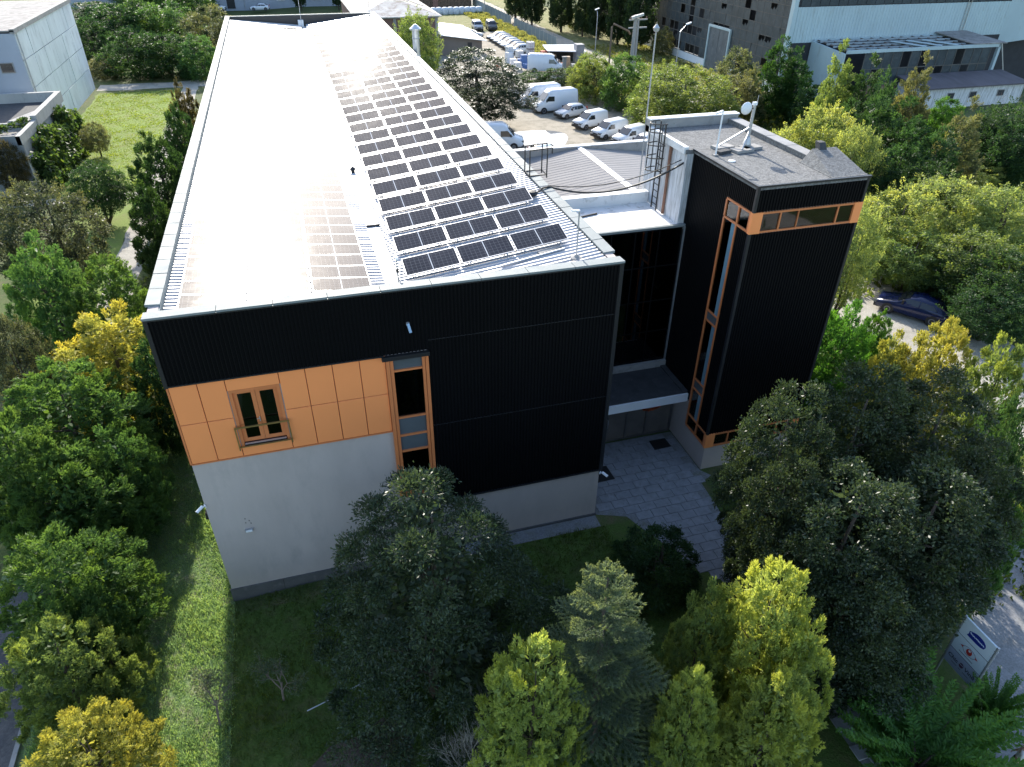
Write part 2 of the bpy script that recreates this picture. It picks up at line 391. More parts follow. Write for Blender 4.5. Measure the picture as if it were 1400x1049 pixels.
for a in [(0,1.72,-.9,11.95),(1.72,3.26,-.9,6.85),(1.72,3.26,9.08,11.95),(3.26,6.95,-.9,11.95),(6.95,7.98,-.9,3.4),(6.95,7.98,9.45,11.95),(7.98,15.0,-.9,11.95)]:
    w.box(a[0], a[1], 0, .3, a[2], a[3])
w.build('front_wall', m_grey, OB)
MB().box(0, .3, .3, BL-.3, -.9, 11.95).build('side_wall', m_grey, OB)
MB().box(14.72, 15.02, .3, BL-.3, -.9, 11.95).build('side_wall', m_grey, OB)
MB().box(0, 15.02, BL-.3, BL, -.9, 11.95).build('rear_wall', m_blacktrim, OB)
MB().box(-.05, 15.05, -.05, 0.0, -.9, .12).build('plinth', m_plinth, OB)
for x in (1.9, 4.1, 6.4, 8.6): MB().box(x, x+.02, -.056, -.05, -.6, .118).build('plinth_joint', m_rubber, OB)
# inside floors and partition, seen through the windows
fl = MB().box(.3, 14.7, .3, 8, 6.55, 6.75).box(.3, 14.7, .3, 8, 3.1, 3.3).box(.3, 14.7, .3, 8, 9.9, 10.0)
fl.build('floor_slab', M('office_floor', (.30, .31, .32), .5), OB)
MB().box(.3, 14.7, 7.9, 8.0, 0, 11).build('partition', m_interior, OB)
MB().box(7.72, 7.80, .32, 2.2, 3.3, 9.9).build('inner_wall', M('inner_white', (.6, .62, .64), .7), OB)
MB().box(6.3, 6.38, .32, 4.5, 3.3, 9.9).build('inner_wall', m_interior, OB)

# black ribbed cladding
def clad(parent, name, p0, du, L, h, nrm, pitch=.125, depth=.035):
    return corrug(MB(), p0, du, L, (0, 0, h), nrm, pitch, depth).build(name, m_black, parent)
clad(OB, 'cladding', (.06, -.06, 9.62), (1,0,0), 8.14, 2.34, (0,-1,0))
clad(OB, 'cladding', (8.22, -.06, 2.70), (1,0,0), 6.72, 9.26, (0,-1,0))
bk = MB().box(.02, 8.2, -.058, -.002, 9.63, 11.95); bk.box(8.2, 15.0, -.058, -.002, 2.72, 11.95); bk.build('cladding_backing', m_black, OB)
clad(OB, 'cladding', (-.012, BL-.2, 9.62), (0,-1,0), BL-.36, 2.3, (-1,0,0))
clad(OB, 'cladding', (15.03, .16, 2.7), (0,1,0), 5.75, 9.2, (1,0,0))
clad(OB, 'cladding', (15.03, 9.6, 8.2), (0,1,0), BL-9.8, 3.7, (1,0,0))
for z in (9.98, 6.4): MB().box(8.22, 14.94, -.102, -.062, z, z+.018).build('cladding_joint', m_blacktrim, OB)
MB().box(-.06, .06, -.11, .12, 9.55, 11.95).build('corner_trim', m_blacktrim, OB)
MB().box(14.94, 15.09, -.11, .14, 2.66, 11.95).build('corner_trim', m_blacktrim, OB)
MB().box(8.17, 14.94, -.12, -.0, 2.64, 2.70).build('base_trim', m_blacktrim, OB)
MB().box(.06, 6.70, -.115, -.0, 9.575, 9.62).build('base_trim', m_blacktrim, OB)

# orange panels
X = [.03, .86, 1.68, 3.31, 4.14, 5.01, 5.89, 6.74]; ZB, ZM, ZT = 6.44, 8.055, 9.575
def opanel(x0, x1, z0, z1):
    g_ = .012
    mb = MB(); e = .008
    A = [(x0+g_, -.045, z0+g_), (x1-g_, -.045, z0+g_), (x1-g_, -.045, z1-g_), (x0+g_, -.045, z1-g_)]
    B = [(x0+g_+e, -.055, z0+g_+e), (x1-g_-e, -.055, z0+g_+e), (x1-g_-e, -.055, z1-g_-e), (x0+g_+e, -.055, z1-g_-e)]
    C = [(x, -.003, z) for x, _, z in A]
    mb.add(C+A+B, [(0,1,5,4),(1,2,6,5),(2,3,7,6),(3,0,4,7),(4,5,9,8),(5,6,10,9),(6,7,11,10),(7,4,8,11),(8,9,10,11)])
    return mb.build('panel', m_orange, OB)
bj = MB()
for a in [(.02, 1.66, ZB, ZT), (3.33, 6.75, ZB, ZT), (1.66, 3.33, ZB, 6.83), (1.66, 3.33, 9.1, ZT)]: bj.box(a[0], a[1], -.014, -.002, a[2], a[3])
bj.build('panel_backing', m_ojoint, OB)
for i in (0, 1, 3, 4, 5, 6):
    opanel(X[i], X[i+1], ZB, ZM); opanel(X[i], X[i+1], ZM, ZT)
opanel(X[2], X[3], ZB, 6.83); opanel(X[2], X[3], 9.10, ZT)
MB().box(-.03, .03, -.058, .1, 6.42, 9.55).build('orange_corner_trim', m_oframe, OB)
MB().box(.03, 6.74, -.07, -.0, 6.40, 6.445).build('drip_edge', m_oframe, OB)

# french window
fw_ = MB().box(1.70, 1.80, -.03, .16, 6.83, 9.10).box(3.18, 3.28, -.03, .16, 6.83, 9.10).box(1.80, 3.18, -.03, .16, 9.0, 9.10)
wn_ = fw_.build('french_window', m_oframe, OB)
MB().box(1.80, 3.18, -.09, .14, 6.83, 6.92).build('sill', M('sill_brown', (.05, .025, .025), .5), wn_)
MB().box(1.82, 3.16, -.085, -.02, 6.925, 6.945).build('threshold', m_alu, wn_)
for x0, x1 in ((1.80, 2.485), (2.495, 3.18)):
    MB().box(x0, x0+.13, .05, .11, 6.95, 9.0).box(x1-.13, x1, .05, .11, 6.95, 9.0).box(x0+.13, x1-.13, .05, .11, 6.95, 7.09).box(x0+.13, x1-.13, .05, .11, 8.89, 9.0).build('sash', m_oframe, wn_)
    MB().box(x0+.13, x1-.13, .07, .085, 7.09, 8.89).build('pane', m_glassdark, wn_)
MB().box(2.44, 2.47, .02, .05, 7.72, 7.90).bar((2.455, .0, 7.86), (2.36, .0, 7.84), .02).build('handle', m_alu, wn_)
MB().prism([(2.72, .35, 8.99), (3.16, .35, 8.99), (3.16, .35, 8.25), (3.02, .35, 8.15), (2.86, .35, 8.18), (2.77, .35, 8.35)], (0, .03, 0)).build('blind', m_white, wn_)
rl = MB().bar((1.62, -.17, 7.70), (3.36, -.17, 7.70), .045, .05)
for x in (1.64, 3.34):
    rl.bar((x, -.17, 6.78), (x, -.17, 7.70), .04); rl.bar((x, -.17, 7.62), (x, -.06, 7.62), .035); rl.bar((x, -.17, 6.86), (x, -.06, 6.86), .035)
rl.bar((1.64, -.17, 6.9), (3.34, -.17, 6.9), .03)
rl.build('railing', m_brass, wn_)

# tall strip window
sw = MB()
for x0, x1 in ((6.74, 6.86), (6.875, 6.985), (7.965, 8.06), (8.075, 8.18)): sw.box(x0, x1, -.13 if x0 in (6.74, 8.075) else -.10, .06, 3.27, 9.45)
swo = sw.build('strip_window', m_oframe, OB)
ZS = [3.39, 5.44, 6.16, 6.96, 8.94, 9.43]
for z in ZS: MB().box(6.985, 7.965, -.08, .05, z-.035, z+.035).build('transom', m_oframe, swo)
for a, b_, mt in ((3.39, 5.44, m_glassdark), (5.44, 6.16, m_spandrel), (6.16, 6.96, m_spandrel), (6.96, 8.94, m_glassdark), (8.94, 9.43, m_spandrel)):
    MB().box(6.985, 7.965, -.02, -.005, a+.035, b_-.035).build('pane', mt, swo)
MB().box(6.62, 8.22, -.22, -.0, 9.455, 9.56).box(6.62, 8.22, -.24, -.20, 9.56, 9.62).build('window_hood', m_blacktrim, swo)
MB().box(6.985, 7.965, -.15, .0, 3.26, 3.33).build('sill', m_oframe, swo)

# roof sheets, gutter, parapets
zl = lambda x: 11.72-(x-.4)*(.70/6.8)
zr = lambda x: 11.06+(x-7.8)*(.84/6.8)
SL, SR = math.atan(.70/6.8), math.atan(.84/6.8)
def slope_sheet(x0, x1, z0, z1):
    d = Vector((x1-x0, 0, z1-z0)); nrm = Vector((-(z1-z0), 0, x1-x0)).normalized()
    return corrug(MB(), (x0, .34, z0), (0,1,0), BL-.68, d, nrm, .235, .045, .30)
slope_sheet(.36, 7.22, zl(.36), zl(7.22)).build('roof_sheet', m_sheet, OB)
slope_sheet(7.76, 14.66, zr(7.76), zr(14.66)).build('roof_sheet', m_sheet, OB)
MB().box(7.0, 7.95, .31, BL-.31, 10.80, 10.93).build('gutter', m_gutter, OB)
MB().box(7.10, 7.21, .32, BL-.32, 10.93, 10.985).build('gutter_flashing', m_coping, OB)
MB().box(7.82, 7.90, .32, BL-.32, 10.93, 11.045).build('gutter_edge', m_darksteel, OB)
MB().box(.30, .345, .31, BL-.31, 11.5, 11.93).build('parapet_flashing', m_coping, OB)
MB().box(14.60, 14.715, .31, BL-.31, 11.5, 11.90).build('parapet_flashing', m_darksteel, OB)
MB().box(.31, 14.6, .305, .345, 10.9, 11.93).build('parapet_flashing', m_coping, OB)
MB().box(.31, 14.7, BL-.345, BL-.305, 10.9, 11.93).build('parapet_flashing', m_blacktrim, OB)
MB().box(7.0, 7.55, BL-.9, BL-.36, 10.94, 11.55).build('gutter_box', m_memb, OB)
def coping_mesh(L, wd, tx):
    g_ = .02; return MB().add([(0,g_,0),(wd,g_,-.025),(wd,L-g_,-.025),(0,L-g_,0),(0,g_,-.09),(wd,g_,-.09),(wd,L-g_,-.09),(0,L-g_,-.09)],
        [(0,1,2,3),(4,7,6,5),(0,4,5,1),(1,5,6,2),(2,6,7,3),(3,7,4,0)]).mesh('coping', m_coping)
cp = 1.12; cmL = coping_mesh(cp, .42, 1); k = int((BL-.3)/cp)
rn = random.Random(2)
for i in range(k):
    y = -.36+(i+1)*cp
    link('coping', cmL, OB, (-.08, y, 12.03+rn.uniform(-.004, .004)), (0, rn.uniform(-.008, .008), 0))
    o = link('coping', cmL, OB, (15.11, y+cp, 12.03+rn.uniform(-.004, .004)), (0, 0, math.pi))
xs_ = [-.08]+[.34+1.62*i for i in range(1, 9)]+[15.11]
for y0, flip in ((-.13, 0), (BL-.27, 1)):
    for a, b_ in zip(xs_[:-1], xs_[1:]):
        L = b_-a; mb = MB(); gp = .008
        mb.add([(a+gp, y0, 12.028), (b_-gp, y0, 12.028), (b_-gp, y0+.47, 12.004), (a+gp, y0+.47, 12.004), (a+gp, y0, 11.955), (b_-gp, y0, 11.955), (b_-gp, y0+.47, 11.955), (a+gp, y0+.47, 11.955)],
               [(0,1,2,3),(4,7,6,5),(0,4,5,1),(1,5,6,2),(2,6,7,3),(3,7,4,0)])
        mb.build('coping', m_coping, OB)
MB().box(-.06, 15.09, -.115, .30, 11.90, 11.95).build('coping_underlay', m_blacktrim, OB)
# lengthwise capping flashing joint lines
MB().box(.2, .26, 1, BL-1, 11.88, 11.93).build('coping_underlay', m_blacktrim, OB)

# ------------------------------------------------------------------ solar panels
HW, PD = .97, .985
fr_ = MB().box(-HW, HW, 0, .022, 0, .04).box(-HW, HW, PD-.022, PD, 0, .04).box(-HW, -HW+.022, .022, PD-.022, 0, .04).box(HW-.022, HW, .022, PD-.022, 0, .04)
me_frame = fr_.mesh('solar_panel', m_alu)
me_lam2 = MB().box(-HW+.022, HW-.022, .022, PD-.022, .008, .034).mesh('laminate', m_solarrough)
me_lam = MB().box(-HW+.022, HW-.022, .022, PD-.022, .008, .034).mesh('laminate', m_solar)
me_rail, me_rail2 = [MB().box(a, a+.04, -.02, PD+.05, -.055, -.005).mesh('mounting_rail', m_alu) for a in (-.7, .66)]
t = R(13); hh = math.tan(t)
def support(x):
    return MB().prism([(x-.02, -.05, -.001), (x-.02, PD+.08, -.001), (x-.02, PD-.02, -.17-PD*math.sin(t)), (x-.02, PD-.09, -.17-PD*math.sin(t)), (x-.02, PD-.09, -.05), (x-.02, .09, -.05), (x-.02, .09, -.17), (x-.02, .02, -.17)], (.04, 0, 0)).mesh('support', m_alu)
me_legs, me_legs2 = support(-.68), support(.68)
ORD = ['first','second','third','fourth','fifth','sixth','seventh','eighth','ninth','tenth','eleventh','twelfth','thirteenth','fourteenth','fifteenth','sixteenth','seventeenth','eighteenth','nineteenth','twentieth','twenty-first','twenty-second','twenty-third','twenty-fourth','twenty-fifth','twenty-sixth','twenty-seventh','twenty-eighth','twenty-ninth','thirtieth']
colw = {0: 'left', 1: 'middle', 2: 'right'}
rn = random.Random(9)
for r_ in range(29):
    y = 2.12+r_*2.075
    for c_ in range(3):
        x = 8.93+c_*1.99; o = link('solar_panel', me_frame, None, (x, y, zr(x)+.22), (t+rn.uniform(-.008, .008), -SR+rn.uniform(-.004, .004), rn.uniform(-.003, .003)))
        tag(o, 'tilted solar panel on right roof half, %s row from the front, %s of three' % (ORD[r_], colw[c_]), 'solar panel', 'tilted panels on the right roof half')
        link('laminate', me_lam, o); link('support', me_legs, o); link('support', me_legs2, o)
blocks = [(.67, 18, 'front block'), (18.75, 18, 'middle block'), (36.85, 25, 'rear block')]
for y0, n_, bn in blocks:
    for r_ in range(n_):
        for c_ in range(3):
            x = 1.74+c_*2.0; y = y0+r_*.992
            o = link('solar_panel', me_frame, None, (x, y, zl(x)+.10), (rn.uniform(-.005, .005), SL+rn.uniform(-.004, .004), rn.uniform(-.002, .002)))
            tag(o, 'flat solar panel on left roof half, %s, %s row, %s column' % (bn, ORD[r_], colw[c_]), 'solar panel', 'flat panels on the left roof half')
            link('laminate', me_lam2, o); link('mounting_rail', me_rail, o); link('mounting_rail', me_rail2, o)

# ================================================================== STAIR TOWER
TX0, TX1, TY0, TY1, TH = 20.9, 25.65, 1.4, 9.9, 13.6
ST = thing('stair_tower', 'black ribbed stair tower with orange framed corner windows', 'tower', (TX0, TY0, 0))
def T(mb, name, mat, parent=None, smooth=False):
    """world-coordinate shape parented to the tower"""
    mb.v = [(x-TX0, y-TY0, z) for x, y, z in mb.v]; return mb.build(name, mat, parent or ST, smooth)
e = .25
cw = MB()
for z0, z1 in ((-.4, 1.36), (2.1, 11.77), (12.58, 13.45)):
    cw.box(TX0+.02, TX1-.02, TY0+.02, TY0+e, z0, z1)                       # front
    cw.box(TX0+.02, TX0+e, TY0+e, 2.28, z0, z1)                            # left, by the corner
    cw.box(TX1-e, TX1-.02, TY0+e, 3.6, z0, z1)
cw.box(TX0+.02, TX0+e, 3.24, 6.15, -.4, 13.45)
cw.box(TX0+.02, TX0+e, 2.28, 3.24, -.4, 1.36); cw.box(TX0+.02, TX0+e, 2.28, 3.24, 12.58, 13.45)
cw.box(TX1-e, TX1-.02, TY0+e, 3.6, 1.36, 2.1); cw.box(TX1-e, TX1-.02, TY0+e, 3.6, 11.77, 12.58)
T(cw, 'wall', m_grey)
T(MB().box(20.55, 24.85, 6.15, TY1, -.4, 13.42), 'rear_block', m_oldwhite)
T(MB().box(24.4, 24.85, 3.6, 6.15, -.4, 13.42), 'side_wall', m_oldwhite)
T(MB().box(24.85, 25.63, 3.35, 3.6, -.4, 13.42), 'side_wall', m_oldwhite)
T(MB().box(TX0+e, 24.4, TY0+e, 6.15, 11.2, 11.4).box(TX0+e, 24.4, TY0+e, 6.15, 6.6, 6.8).box(TX0+e, 24.4, 2.4, 6.15, 1.0, 1.2), 'landing', M('landing_floor', (.42, .43, .44), .5))
T(MB().box(21.6, 21.68, 2.3, 5.9, 1.2, 11.2), 'inner_wall', M('inner_blue', (.22, .30, .36), .5))
T(MB().box(21.25, 25.3, 3.15, 3.22, 11.45, 13.3), 'inner_wall', M('inner_pale', (.62, .64, .66), .7))
for x_ in (22.4, 23.9): T(MB().box(x_, x_+.55, 2.2, 2.75, 11.42, 12.15), 'desk_block', M('desk_grey', (.16, .17, .18), .6))
# ribbed cladding
def tclad(p0, du, L, h, nrm):
    mb = corrug(MB(), p0, du, L, (0, 0, h), nrm, .125, .035); return T(mb, 'cladding', m_black)
tclad((TX0+.05, TY0, 2.12), (1,0,0), TX1-TX0-.1, 9.62, (0,-1,0))
tclad((TX0+.05, TY0, 12.60), (1,0,0), TX1-TX0-.1, .95, (0,-1,0))
tclad((TX0, 6.15, 2.7), (0,-1,0), 2.88, 10.85, (-1,0,0))
tclad((TX0, 2.26, 2.12), (0,-1,0), .82, 9.62, (-1,0,0))
tclad((TX0, 3.26, 12.60), (0,-1,0), 1.82, .95, (-1,0,0))
for z0, z1 in ((2.1, 11.75), (12.6, 13.56)): T(MB().box(TX0-.06, TX0+.06, TY0-.06, TY0+.06, z0, z1), 'corner_trim', m_blacktrim); T(MB().box(TX1-.06, TX1+.05, TY0-.06, TY0+.06, z0, z1), 'corner_trim', m_blacktrim)
T(MB().box(TX0-.05, TX0+.01, 6.13, 6.22, 2.7, 13.56), 'corner_trim', m_blacktrim)
# ribbon windows: top and base, around the corner
def ribbon(z0, z1, front_x, name):
    f = MB(); y = TY0-.05; x = TX0-.05
    for z in (z0, z1-.07): f.box(TX0+.38, TX1-.32, y, y+.12, z, z+.07); f.box(x, x+.12, TY0+.02, 3.2, z, z+.07)
    for a, wd in front_x: f.box(a, a+wd, y, y+.12, z0+.07, z1-.07)
    for yy in (TY0+.10, 2.26, 3.16): f.box(x, x+.12, yy, yy+.08, z0+.07, z1-.07)
    o = T(f, name, m_oframe)
    pp = lambda mb, nm, mt: T(mb, nm, mt, o)
    pp(MB().box(TX0-.07, TX0+.38, y-.015, y+.13, z0-.01, z1+.01), 'corner_panel', m_orange)
    pp(MB().box(TX1-.32, TX1+.05, y-.015, y+.13, z0-.01, z1+.01), 'corner_panel', m_orange)
    xs = [TX0+.38]+[a+wd/2 for a, wd in front_x]+[TX1-.32]
    for a, b_ in zip(xs[:-1], xs[1:]): pp(MB().box(a+.03, b_-.03, y+.05, y+.062, z0+.07, z1-.07), 'pane', m_glass)
    for a, b_ in ((TY0+.18, 2.26), (2.34, 3.16)): pp(MB().box(x+.05, x+.062, a, b_, z0+.07, z1-.07), 'pane', m_glass)
    return o
ribbon(11.77, 12.58, [(22.05, .06), (22.85, .03), (24.6, .06)], 'ribbon_window')
ribbon(1.36, 2.1, [(21.95, .06), (23.2, .06), (24.5, .06)], 'ribbon_window')
# tall stair window on the left face
f = MB(); x = TX0-.05
for yy in (2.26, 3.16): f.box(x, x+.12, yy, yy+.08, 2.1, 11.77)
for z in (3.55, 4.05, 7.15, 7.6): f.box(x, x+.12, 2.34, 3.16, z, z+.06)
o = T(f, 'stair_window', m_oframe)
for a, b_, mt in ((2.1, 3.55, m_glass), (3.61, 4.05, m_spandrel), (4.11, 7.15, m_glass), (7.21, 7.6, m_spandrel), (7.66, 11.77, m_glass)):
    T(MB().box(x+.05, x+.062, 2.34 if mt == m_spandrel else 2.66, 3.16, a, b_), 'pane', mt, o)
    if mt != m_spandrel: T(MB().box(x+.05, x+.062, 2.34, 2.65, a, b_), 'blue_pane', M('blue_glass', (.16, .27, .33), .1, .15), o)
# roof
T(MB().box(20.85, TX1+.03, 1.36, 3.55, 13.45, 13.60).box(20.85, 24.45, 3.55, 6.15, 13.45, 13.597), 'roof', m_felt)
T(MB().box(20.5, 24.45, 6.15, 9.55, 13.42, 13.594), 'roof', m_felt)
T(MB().box(20.42, 20.62, 6.22, 9.95, 13.42, 13.70), 'roof_edge', m_memb)
T(MB().box(20.42, 24.95, 9.6, 9.95, 13.42, 13.98), 'parapet', m_conc)
T(MB().box(20.40, 24.98, 9.56, 9.99, 13.98, 14.02), 'parapet_cap', m_memb)
T(MB().box(24.45, 24.9, 3.3, 9.6, 13.42, 13.80), 'parapet', m_felt)
for i, y in enumerate((3.5, 5.0, 6.5, 8.0)): T(MB().box(24.40, 24.95, y, y+1.47, 13.80, 13.83+.003*i), 'parapet_cap', M('grey_cap', (.26, .26, .26), .9, .2, 2, bmp=.4))
T(MB().prism([(24.05, 1.45, 13.6), (TX1, 1.45, 13.61), (TX1, 3.5, 13.61), (24.05, 3.5, 13.6)], (0, 0, .02)), 'roof_patch', m_felt)
wd = MB(); wd.add([(24.1,1.5,13.62),(25.62,1.5,13.62),(25.62,3.5,14.1),(24.5,3.5,14.1),(24.1,3.5,13.62),(25.62,3.5,13.62)], [(0,1,2,3),(0,3,4),(1,5,2),(4,3,2,5)])
T(wd, 'roof_upstand', m_felt)
T(MB().prism([(24.75, 3.32, 14.0), (25.1, 3.32, 14.0), (25.06, 3.5, 14.32), (24.79, 3.5, 14.32)], (0, .28, 0)), 'vent_stub', m_feltdark)
T(MB().box(20.80, 25.72, 1.30, 1.40, 13.555, 13.63).box(20.80, 20.90, 1.40, 6.2, 13.555, 13.63), 'roof_trim', m_blacktrim)

# ladder with safety cage on the white wall
LD = thing('cage_ladder', 'black steel cage ladder on the white tower wall', 'ladder', (20.45, 8.1, 10.5))
lad = MB()
for y in (-.24, .24): lad.bar((-.12, y, -.1), (-.12, y, 3.75), .05)
for z in np.arange(.15, 3.1, .3): lad.bar((-.12, -.24, z), (-.12, .24, z), .028)
lad.build('rail', m_darksteel, LD)
for z in (1.75, 2.3, 2.85, 3.4, 3.75):
    pts = [(-.12-.62*math.sin(t), -.38*math.cos(t), z) for t in np.linspace(0, math.pi, 11)]
    MB().tube(pts, .026, 5).build('cage_hoop', m_darksteel, LD)
for t in (.35, .95, 1.57, 2.2, 2.8): MB().bar((-.12-.62*math.sin(t), -.38*math.cos(t), 1.75), (-.12-.62*math.sin(t), -.38*math.cos(t), 3.75), .03).build('cage_bar', m_darksteel, LD)
tag(MB().tube([(20.47, 7.45, 10.4), (20.47, 7.45, 13.4)], .07, 8).build('drain_pipe', M('rusty_pipe', (.22, .11, .07), .8, .3, 4)), 'rusty brown drain pipe beside the cage ladder', 'pipe')

# roof mast with dish
MA = thing('antenna_mast', 'grey steel mast with round dish and braces on the tower roof', 'antenna', (23.06, 5.79, 13.6))
MB().tube([(0, 0, .1), (.03, 0, 1.75)], .065, 8).build('pole', m_steel, MA)
MB().lathe([(.20, .05), (.17, .2), (.10, .45), (.07, .5)], n=10).build('foot', m_steel, MA, True)
for a, b_ in (((-1.15, .25, .12), (0, 0, .85)), ((-.55, -.55, .12), (0, 0, .7))): MB().tube([a, b_], .035, 6).build('brace', m_steel, MA)
for c_ in ((-1.0, .2), (-.45, -.4), (.1, -.15)): MB().obox((c_[0], c_[1], .06), (.42, .06, 0), (-.05, .24, 0), (0, 0, .055)).build('base_slab', m_conc, MA)
MB().obox((-1.35, -.45, .07), (.3, .08, 0), (-.05, .13, 0), (0, 0, .065)).build('base_slab', m_feltdark, MA)
ds = MB().lathe([(.02, .0), (.14, .02), (.23, .07), (.25, .10), (.24, .115), (.2, .09)], (-.36, -.14, 1.62), 'y', 20); ds.build('dish', m_white, MA, True)
MB().bar((-.36, -.02, 1.62), (.0, 0, 1.6), .05).build('dish_arm', m_darksteel, MA)
MB().box(-.07, .1, -.06, .06, 1.72, 1.84).build('top_box', m_white, MA)
MB().tube([(.12, 0, 1.8), (.13, 0, 2.1)], .012, 5).build('whip', m_steel, MA)
LP = thing('roof_lamp', 'thin white lamp post on the tower roof next to the mast', 'lamp', (21.25, 5.15, 13.6))
MB().tube([(0, 0, 0), (.02, 0, 1.72), (-.02, 0, 1.76)], .035, 6).build('post', m_white, LP)
MB().bar((0, 0, 1.74), (-.30, 0, 1.66), .09, .06).build('lamp_head', m_white, LP)
MB().box(-.09, .09, -.09, .09, 0, .05).build('base_plate', m_conc, LP)
tag(MB().lathe([(.14, 0), (.14, .03), (.08, .05)], (21.5, 4.3, 13.6)).build('vent_cap', m_white), 'small pale vent cap lying on the tower roof', 'vent')

# ================================================================== GLAZED LINK, CANOPY, ENTRANCE
LK = thing('glazed_link', 'dark glass link between office building and stair tower', 'building', (15.1, 6.0, 0))
def K(mb, name, mat, parent=None):
    mb.v = [(x-15.1, y-6.0, z) for x, y, z in mb.v]; return mb.build(name, mat, parent or LK)
K(MB().box(15.04, 20.87, 6.05, 9.4, 10.16, 10.34), 'roof', m_memb)
K(MB().box(15.04, 20.53, 9.1, 9.5, 7.0, 10.85), 'rear_upstand', m_memb)
K(MB().box(15.04, 20.87, 5.96, 6.12, 10.30, 10.40), 'roof_edge', m_coping)
K(MB().box(15.3, 20.5, 8.9, 9.05, -.3, 10.1), 'back_wall', m_interior)
K(MB().box(15.04, 20.85, 6.2, 8.9, 6.6, 6.8).box(15.04, 20.85, 6.2, 8.9, 3.2, 3.35), 'floor_slab', M('link_floor', (.16, .17, .18), .5))
K(MB().box(17.2, 17.5, 7.4, 7.7, 3.35, 10.1).box(18.9, 19.1, 7.6, 7.8, 3.35, 10.1), 'column', M('inner_column', (.25, .25, .26), .7))
gx = np.linspace(15.12, 20.82, 6); gzz = (3.42, 5.1, 6.75, 8.5, 10.28)
fm = MB()
for x_ in gx[1:-1]: fm.box(x_-.025, x_+.025, 6.0, 6.1, 3.42, 10.28)
for z in gzz: fm.box(15.06, 20.85, 6.01, 6.09, z-.03, z+.03)
K(fm, 'mullion', m_black)
for a, b_ in zip(gx[:-1], gx[1:]):
    for c_, d_ in zip(gzz[:-1], gzz[1:]): K(MB().box(a+.03, b_-.03, 6.03, 6.045, c_+.03, d_-.03), 'pane', m_glassdark)
K(MB().box(20.80, 20.875, 5.92, 6.0, 3.3, 10.32), 'edge_trim', m_steel)
K(MB().box(15.04, 20.87, 5.85, 6.1, 3.06, 3.40), 'base_kerb', m_conc)
cn = K(MB().box(15.04, 20.86, 3.5, 5.85, 2.70, 3.06), 'canopy', m_feltdark)
K(MB().box(15.04, 20.86, 3.40, 3.5, 2.60, 3.02), 'fascia', m_white, cn)
K(MB().box(20.6, 20.86, 3.5, 5.85, 3.06, 3.14), 'canopy_edge', m_feltdark, cn)
K(MB().box(15.04, 20.86, 3.52, 6.0, 2.60, 2.70), 'soffit', m_conc, cn)
K(MB().box(15.10, 15.22, 5.6, 5.72, 3.06, 3.9), 'downpipe', m_white)
en = MB()
for x_ in (15.06, 16.3, 17.35, 18.35, 19.4, 20.75): en.box(x_, x_+.1, 4.5, 4.62, 0, 2.6)
for z in (.0, 2.05, 2.5): en.box(15.06, 20.85, 4.51, 4.61, z, z+.1)
ent = K(en, 'entrance_frame', M('grey_frame', (.10, .095, .09), .5))
for a, b_ in ((15.16, 16.3), (16.4, 17.35), (17.45, 18.35), (18.45, 19.4), (19.5, 20.75)):
    K(MB().box(a, b_, 4.55, 4.565, .1, 2.05), 'pane', M('door_glass', (.15, .135, .12), .15, .2), ent); K(MB().box(a, b_, 4.55, 4.565, 2.15, 2.5), 'pane', m_glassdark, ent)
K(MB().box(17.38, 17.41, 4.44, 4.5, .9, 1.4), 'handle', m_alu, ent)
K(MB().box(15.1, 20.8, 8.0, 8.1, 0, 2.6), 'lobby_wall', M('lobby_wall', (.14, .125, .11), .8)); K(MB().box(15.1, 20.8, 4.6, 8.0, -.02, .015), 'lobby_floor', M('lobby_floor', (.16, .15, .14), .5))
o = MB().box(17.05, 17.25, 4.42, 4.49, 1.75, 1.85).build('notice_plate', m_white); tag(o, 'small white notice plate beside the entrance doors', 'sign')
# orange wreath-like ornament over the doors
wr = MB(); rn = random.Random(4)
for i in range(26):
    t_ = 2*math.pi*i/26; c_ = Vector((19.6+.42*math.cos(t_), 4.40, 1.80+.15*math.sin(t_))); wr.obox(c_, (rn.uniform(.05, .10), 0, rn.uniform(-.03, .03)), (0, .03, 0), (rn.uniform(-.03, .03), 0, rn.uniform(.03, .06)))
tag(wr.build('wreath', M('orange_flowers', (.55, .10, .03), .7, .4, 8)), 'orange wreath hanging over the entrance doors', 'wreath')
tag(MB().lathe([(.05, 0), (.07, .05), (.03, .12)], (19.6, 4.36, 1.85), 'z', 10).build('door_lamp', m_white), 'small white lamp in front of the orange wreath', 'lamp')
for i, (x_, y_, w_, d_, lb) in enumerate(((16.0, 2.3, .75, .5, 'dark door mat lying by the black wall corner'), (19.9, 3.6, .45, .35, 'small dark mat lying under the canopy'))):
    tag(MB().prism([(x_-w_, y_-d_, .045), (x_+w_, y_-d_*.9, .045), (x_+w_*.95, y_+d_, .045), (x_-w_*.95, y_+d_, .045)], (0, 0, .02)).build('door_mat', m_rubber), lb, 'mat')
tag(MB().prism([(16.6+.28*math.cos(a)*(1+.3*math.sin(3*a)), 5.0+.18*math.sin(a), 3.065) for a in np.linspace(0, 2*math.pi, 12)[:-1]], (0, 0, .05)).build('litter', m_white), 'white scrap of plastic on the dark canopy roof', 'litter')
tag(MB().bar((16.2, 7.9, 10.38), (17.6, 8.25, 10.38), .06).build('loose_bar', m_darksteel), 'dark bar lying on the white link roof', 'bar')

